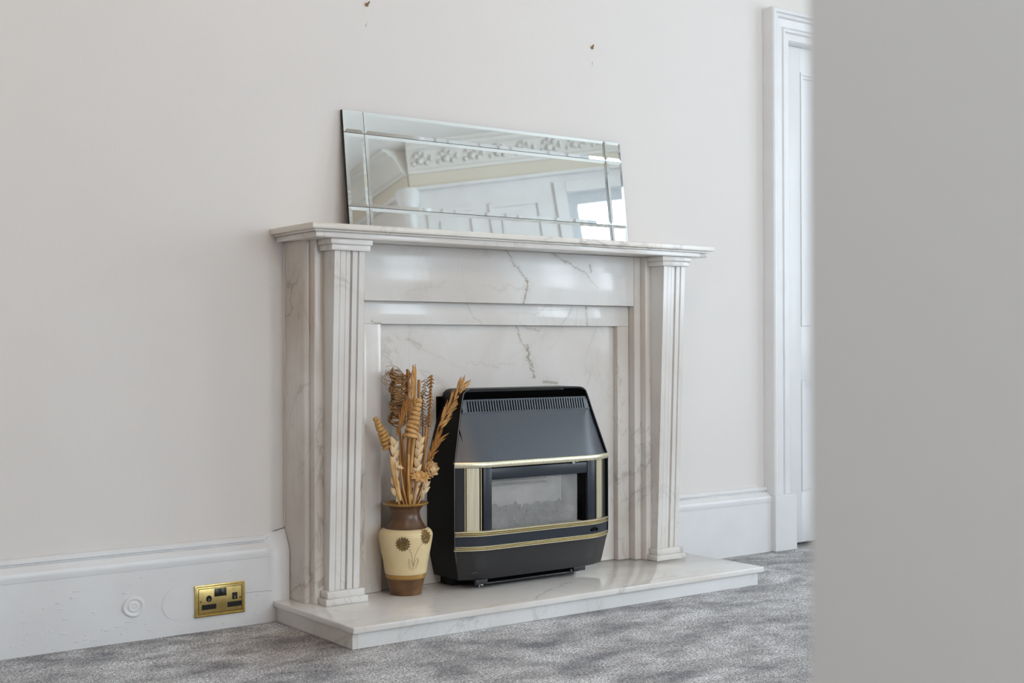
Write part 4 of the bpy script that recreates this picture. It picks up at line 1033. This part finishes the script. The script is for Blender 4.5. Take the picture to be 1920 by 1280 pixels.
for dx in (-0.0095, 0.0095):
    bm = bmesh.new(); box(bm, scx + dx - 0.0088, scx + dx + 0.0088, YP - 0.003, YP, 0.1000, 0.1235, bev=0.001)
    for v in bm.verts:
        if v.co.y < YP - 0.001: v.co.y += (v.co.z - 0.112) * 0.10
    obj('rocker_switch', bm, M_blackpl, so, smooth=True, angle=35)
for k_, (ex, lx) in enumerate(((1.5235, 1.5235), (1.6050, 1.6040))):
    bm = bmesh.new()
    if k_ == 0: lathe(bm, [(0.0088, 0.0), (0.0088, 0.0008)], (0, 0, 0), 24)
    else: box(bm, -0.0080, 0.0080, -0.009, 0.009, 0.0, 0.0008)
    for v in bm.verts: x_, y_, z_ = v.co; v.co = Vector((ex + x_, YP - z_, 0.0955 + y_ * 1.1))
    sl = obj('earth_slot', bm, M_blackpl, so)
    bm = bmesh.new(); leaf(bm, (ex, YP - 0.0012, 0.0880), (ex, YP - 0.0012, 0.0970), 0.0035, (0, -1, 0), 0.0004); obj('shutter_tip', bm, M_steel, sl)
    pbox('pin_insert', M_blackpl, so, lx - 0.0225, lx + 0.0225, YP - 0.0009, YP, 0.0640, 0.0790)
for x in (sx0 + 0.0175, sx1 - 0.0160):
    bm = bmesh.new()
    lathe(bm, [(0.0032, 0.0), (0.0032, 0.0008), (0.0022, 0.0012)], (0, 0, 0), 14)
    for v in bm.verts: x_, y_, z_ = v.co; v.co = Vector((x + x_, YP - z_, 0.0895 + y_))
    obj('screw', bm, M_brass_dark, so, smooth=True, angle=40)

def disc_on_skirting(bm, cx, cz, prof, seg=48, sz=1.0):
    rows = [[bm.verts.new((cx + r_ * math.cos(2 * PI * i / seg), -0.0384 - h_, cz + r_ * sz * math.sin(2 * PI * i / seg))) for i in range(seg)] for r_, h_ in prof]
    for A, B in zip(rows, rows[1:]):
        for i in range(seg): bm.faces.new((A[i], A[(i + 1) % seg], B[(i + 1) % seg], B[i]))
    bm.faces.new(rows[0]); bm.faces.new(rows[-1][::-1])
bm = bmesh.new(); disc_on_skirting(bm, 1.4390, 0.0905, [(0.0560, 0.0), (0.0558, 0.0009), (0.0545, 0.0010), (0.002, 0.0010)], 64, 0.88)
tag(obj('blanking_plate', bm, M_gloss, None, smooth=True, angle=12, loc=(1.4390, -0.0384, 0.0905)), 'large flat round blanking plate painted over, left of the brass socket', 'cover plate')
bm = bmesh.new(); disc_on_skirting(bm, 1.2990, 0.0985, [(0.0330, 0.0), (0.0315, 0.0035), (0.028, 0.005), (0.024, 0.0045), (0.0205, 0.0015), (0.018, 0.0012), (0.015, 0.0045), (0.011, 0.0052), (0.007, 0.003), (0.003, 0.0045), (0.001, 0.0046)], 48, 0.90)
for v in bm.verts: v.co.x += 0.0008 * math.sin(v.co.z * 120); v.co.z += 0.0008 * math.sin(v.co.x * 90)
tag(obj('pipe_cap', bm, M_gloss, None, smooth=True, angle=60, loc=(1.2990, -0.0384, 0.0985)), 'small ringed pipe cap thick with white paint, leftmost on the skirting board', 'cap')

# ================================================================== WALL SCREWS
def wall_screw(x, z, label, bend):
    o = thing('wall_screw', label, 'screw', (x, -0.0005, z))
    bm = bmesh.new()
    tube(bm, [(x, -0.001, z), (x + 0.001 * bend, -0.006, z - 0.001), (x + 0.003 * bend, -0.011, z + 0.002), (x + 0.003 * bend, -0.013, z + 0.006)], [0.0022, 0.0020, 0.0020, 0.0030], 8)
    obj('shank', bm, M_brass_dark, o, smooth=True)
    bm = bmesh.new(); lathe(bm, [(0.0045, -0.006), (0.0062, -0.002), (0.0045, 0.0012)], (0, 0, 0), 14)
    for v in bm.verts: a, b, c = v.co; v.co = Vector((x + a, -0.0022 + c * 0.5, z - 0.003 + b))
    obj('wall_plug', bm, M_st_dark, o, smooth=True)
wall_screw(2.0860, 1.9445, 'bent brown screw in the bare wall above the left end of the mirror', 1)
wall_screw(3.0360, 1.9350, 'brown screw in the bare wall above the right end of the mirror', -1)
for x, z, lab in ((2.0855, 1.876, 'painted-over filled hole under the left wall screw'), (3.0390, 1.875, 'painted-over filled hole under the right wall screw')):
    bm = bmesh.new(); g = bmesh.ops.create_uvsphere(bm, u_segments=16, v_segments=8, radius=1.0)
    for v in g['verts']:
        kx, ky, kz = v.co; v.co = Vector((x + kx * 0.0035 + (0.0015 if kz > 0 else 0), -0.0012 + ky * 0.0016, z + kz * 0.007))
    tag(obj('filled_hole', bm, M_wall, None, smooth=True, loc=(x, -0.001, z)), lab, 'wall filler')

# ================================================================== ADDED FILL LAMP (unseen, put in to warm the left side)
pdl = thing('added_fill_lamp', 'added unseen glass globe hanging from the ceiling as warm fill light', 'lamp', (1.25, -2.9, H))
bm = bmesh.new(); lathe(bm, [(0.05, -0.03), (0.045, -0.001)], (1.25, -2.9, H), 24); obj('ceiling_rose', bm, M_door, pdl, smooth=True, angle=40)
bm = bmesh.new(); tube(bm, [(1.25, -2.9, H - 0.03), (1.25, -2.9, H - 0.55)], 0.004, 6); obj('flex', bm, M_door, pdl)
mg, ntg, bg_ = mat('fill_lamp_glass'); bg_.inputs['Emission Color'].default_value = (1.0, 0.72, 0.50, 1); bg_.inputs['Emission Strength'].default_value = 33.0
bm = bmesh.new(); bmesh.ops.create_uvsphere(bm, u_segments=24, v_segments=16, radius=0.13)
for v in bm.verts: v.co += Vector((1.25, -2.9, H - 0.67))
obj('globe', bm, mg, pdl, smooth=True)
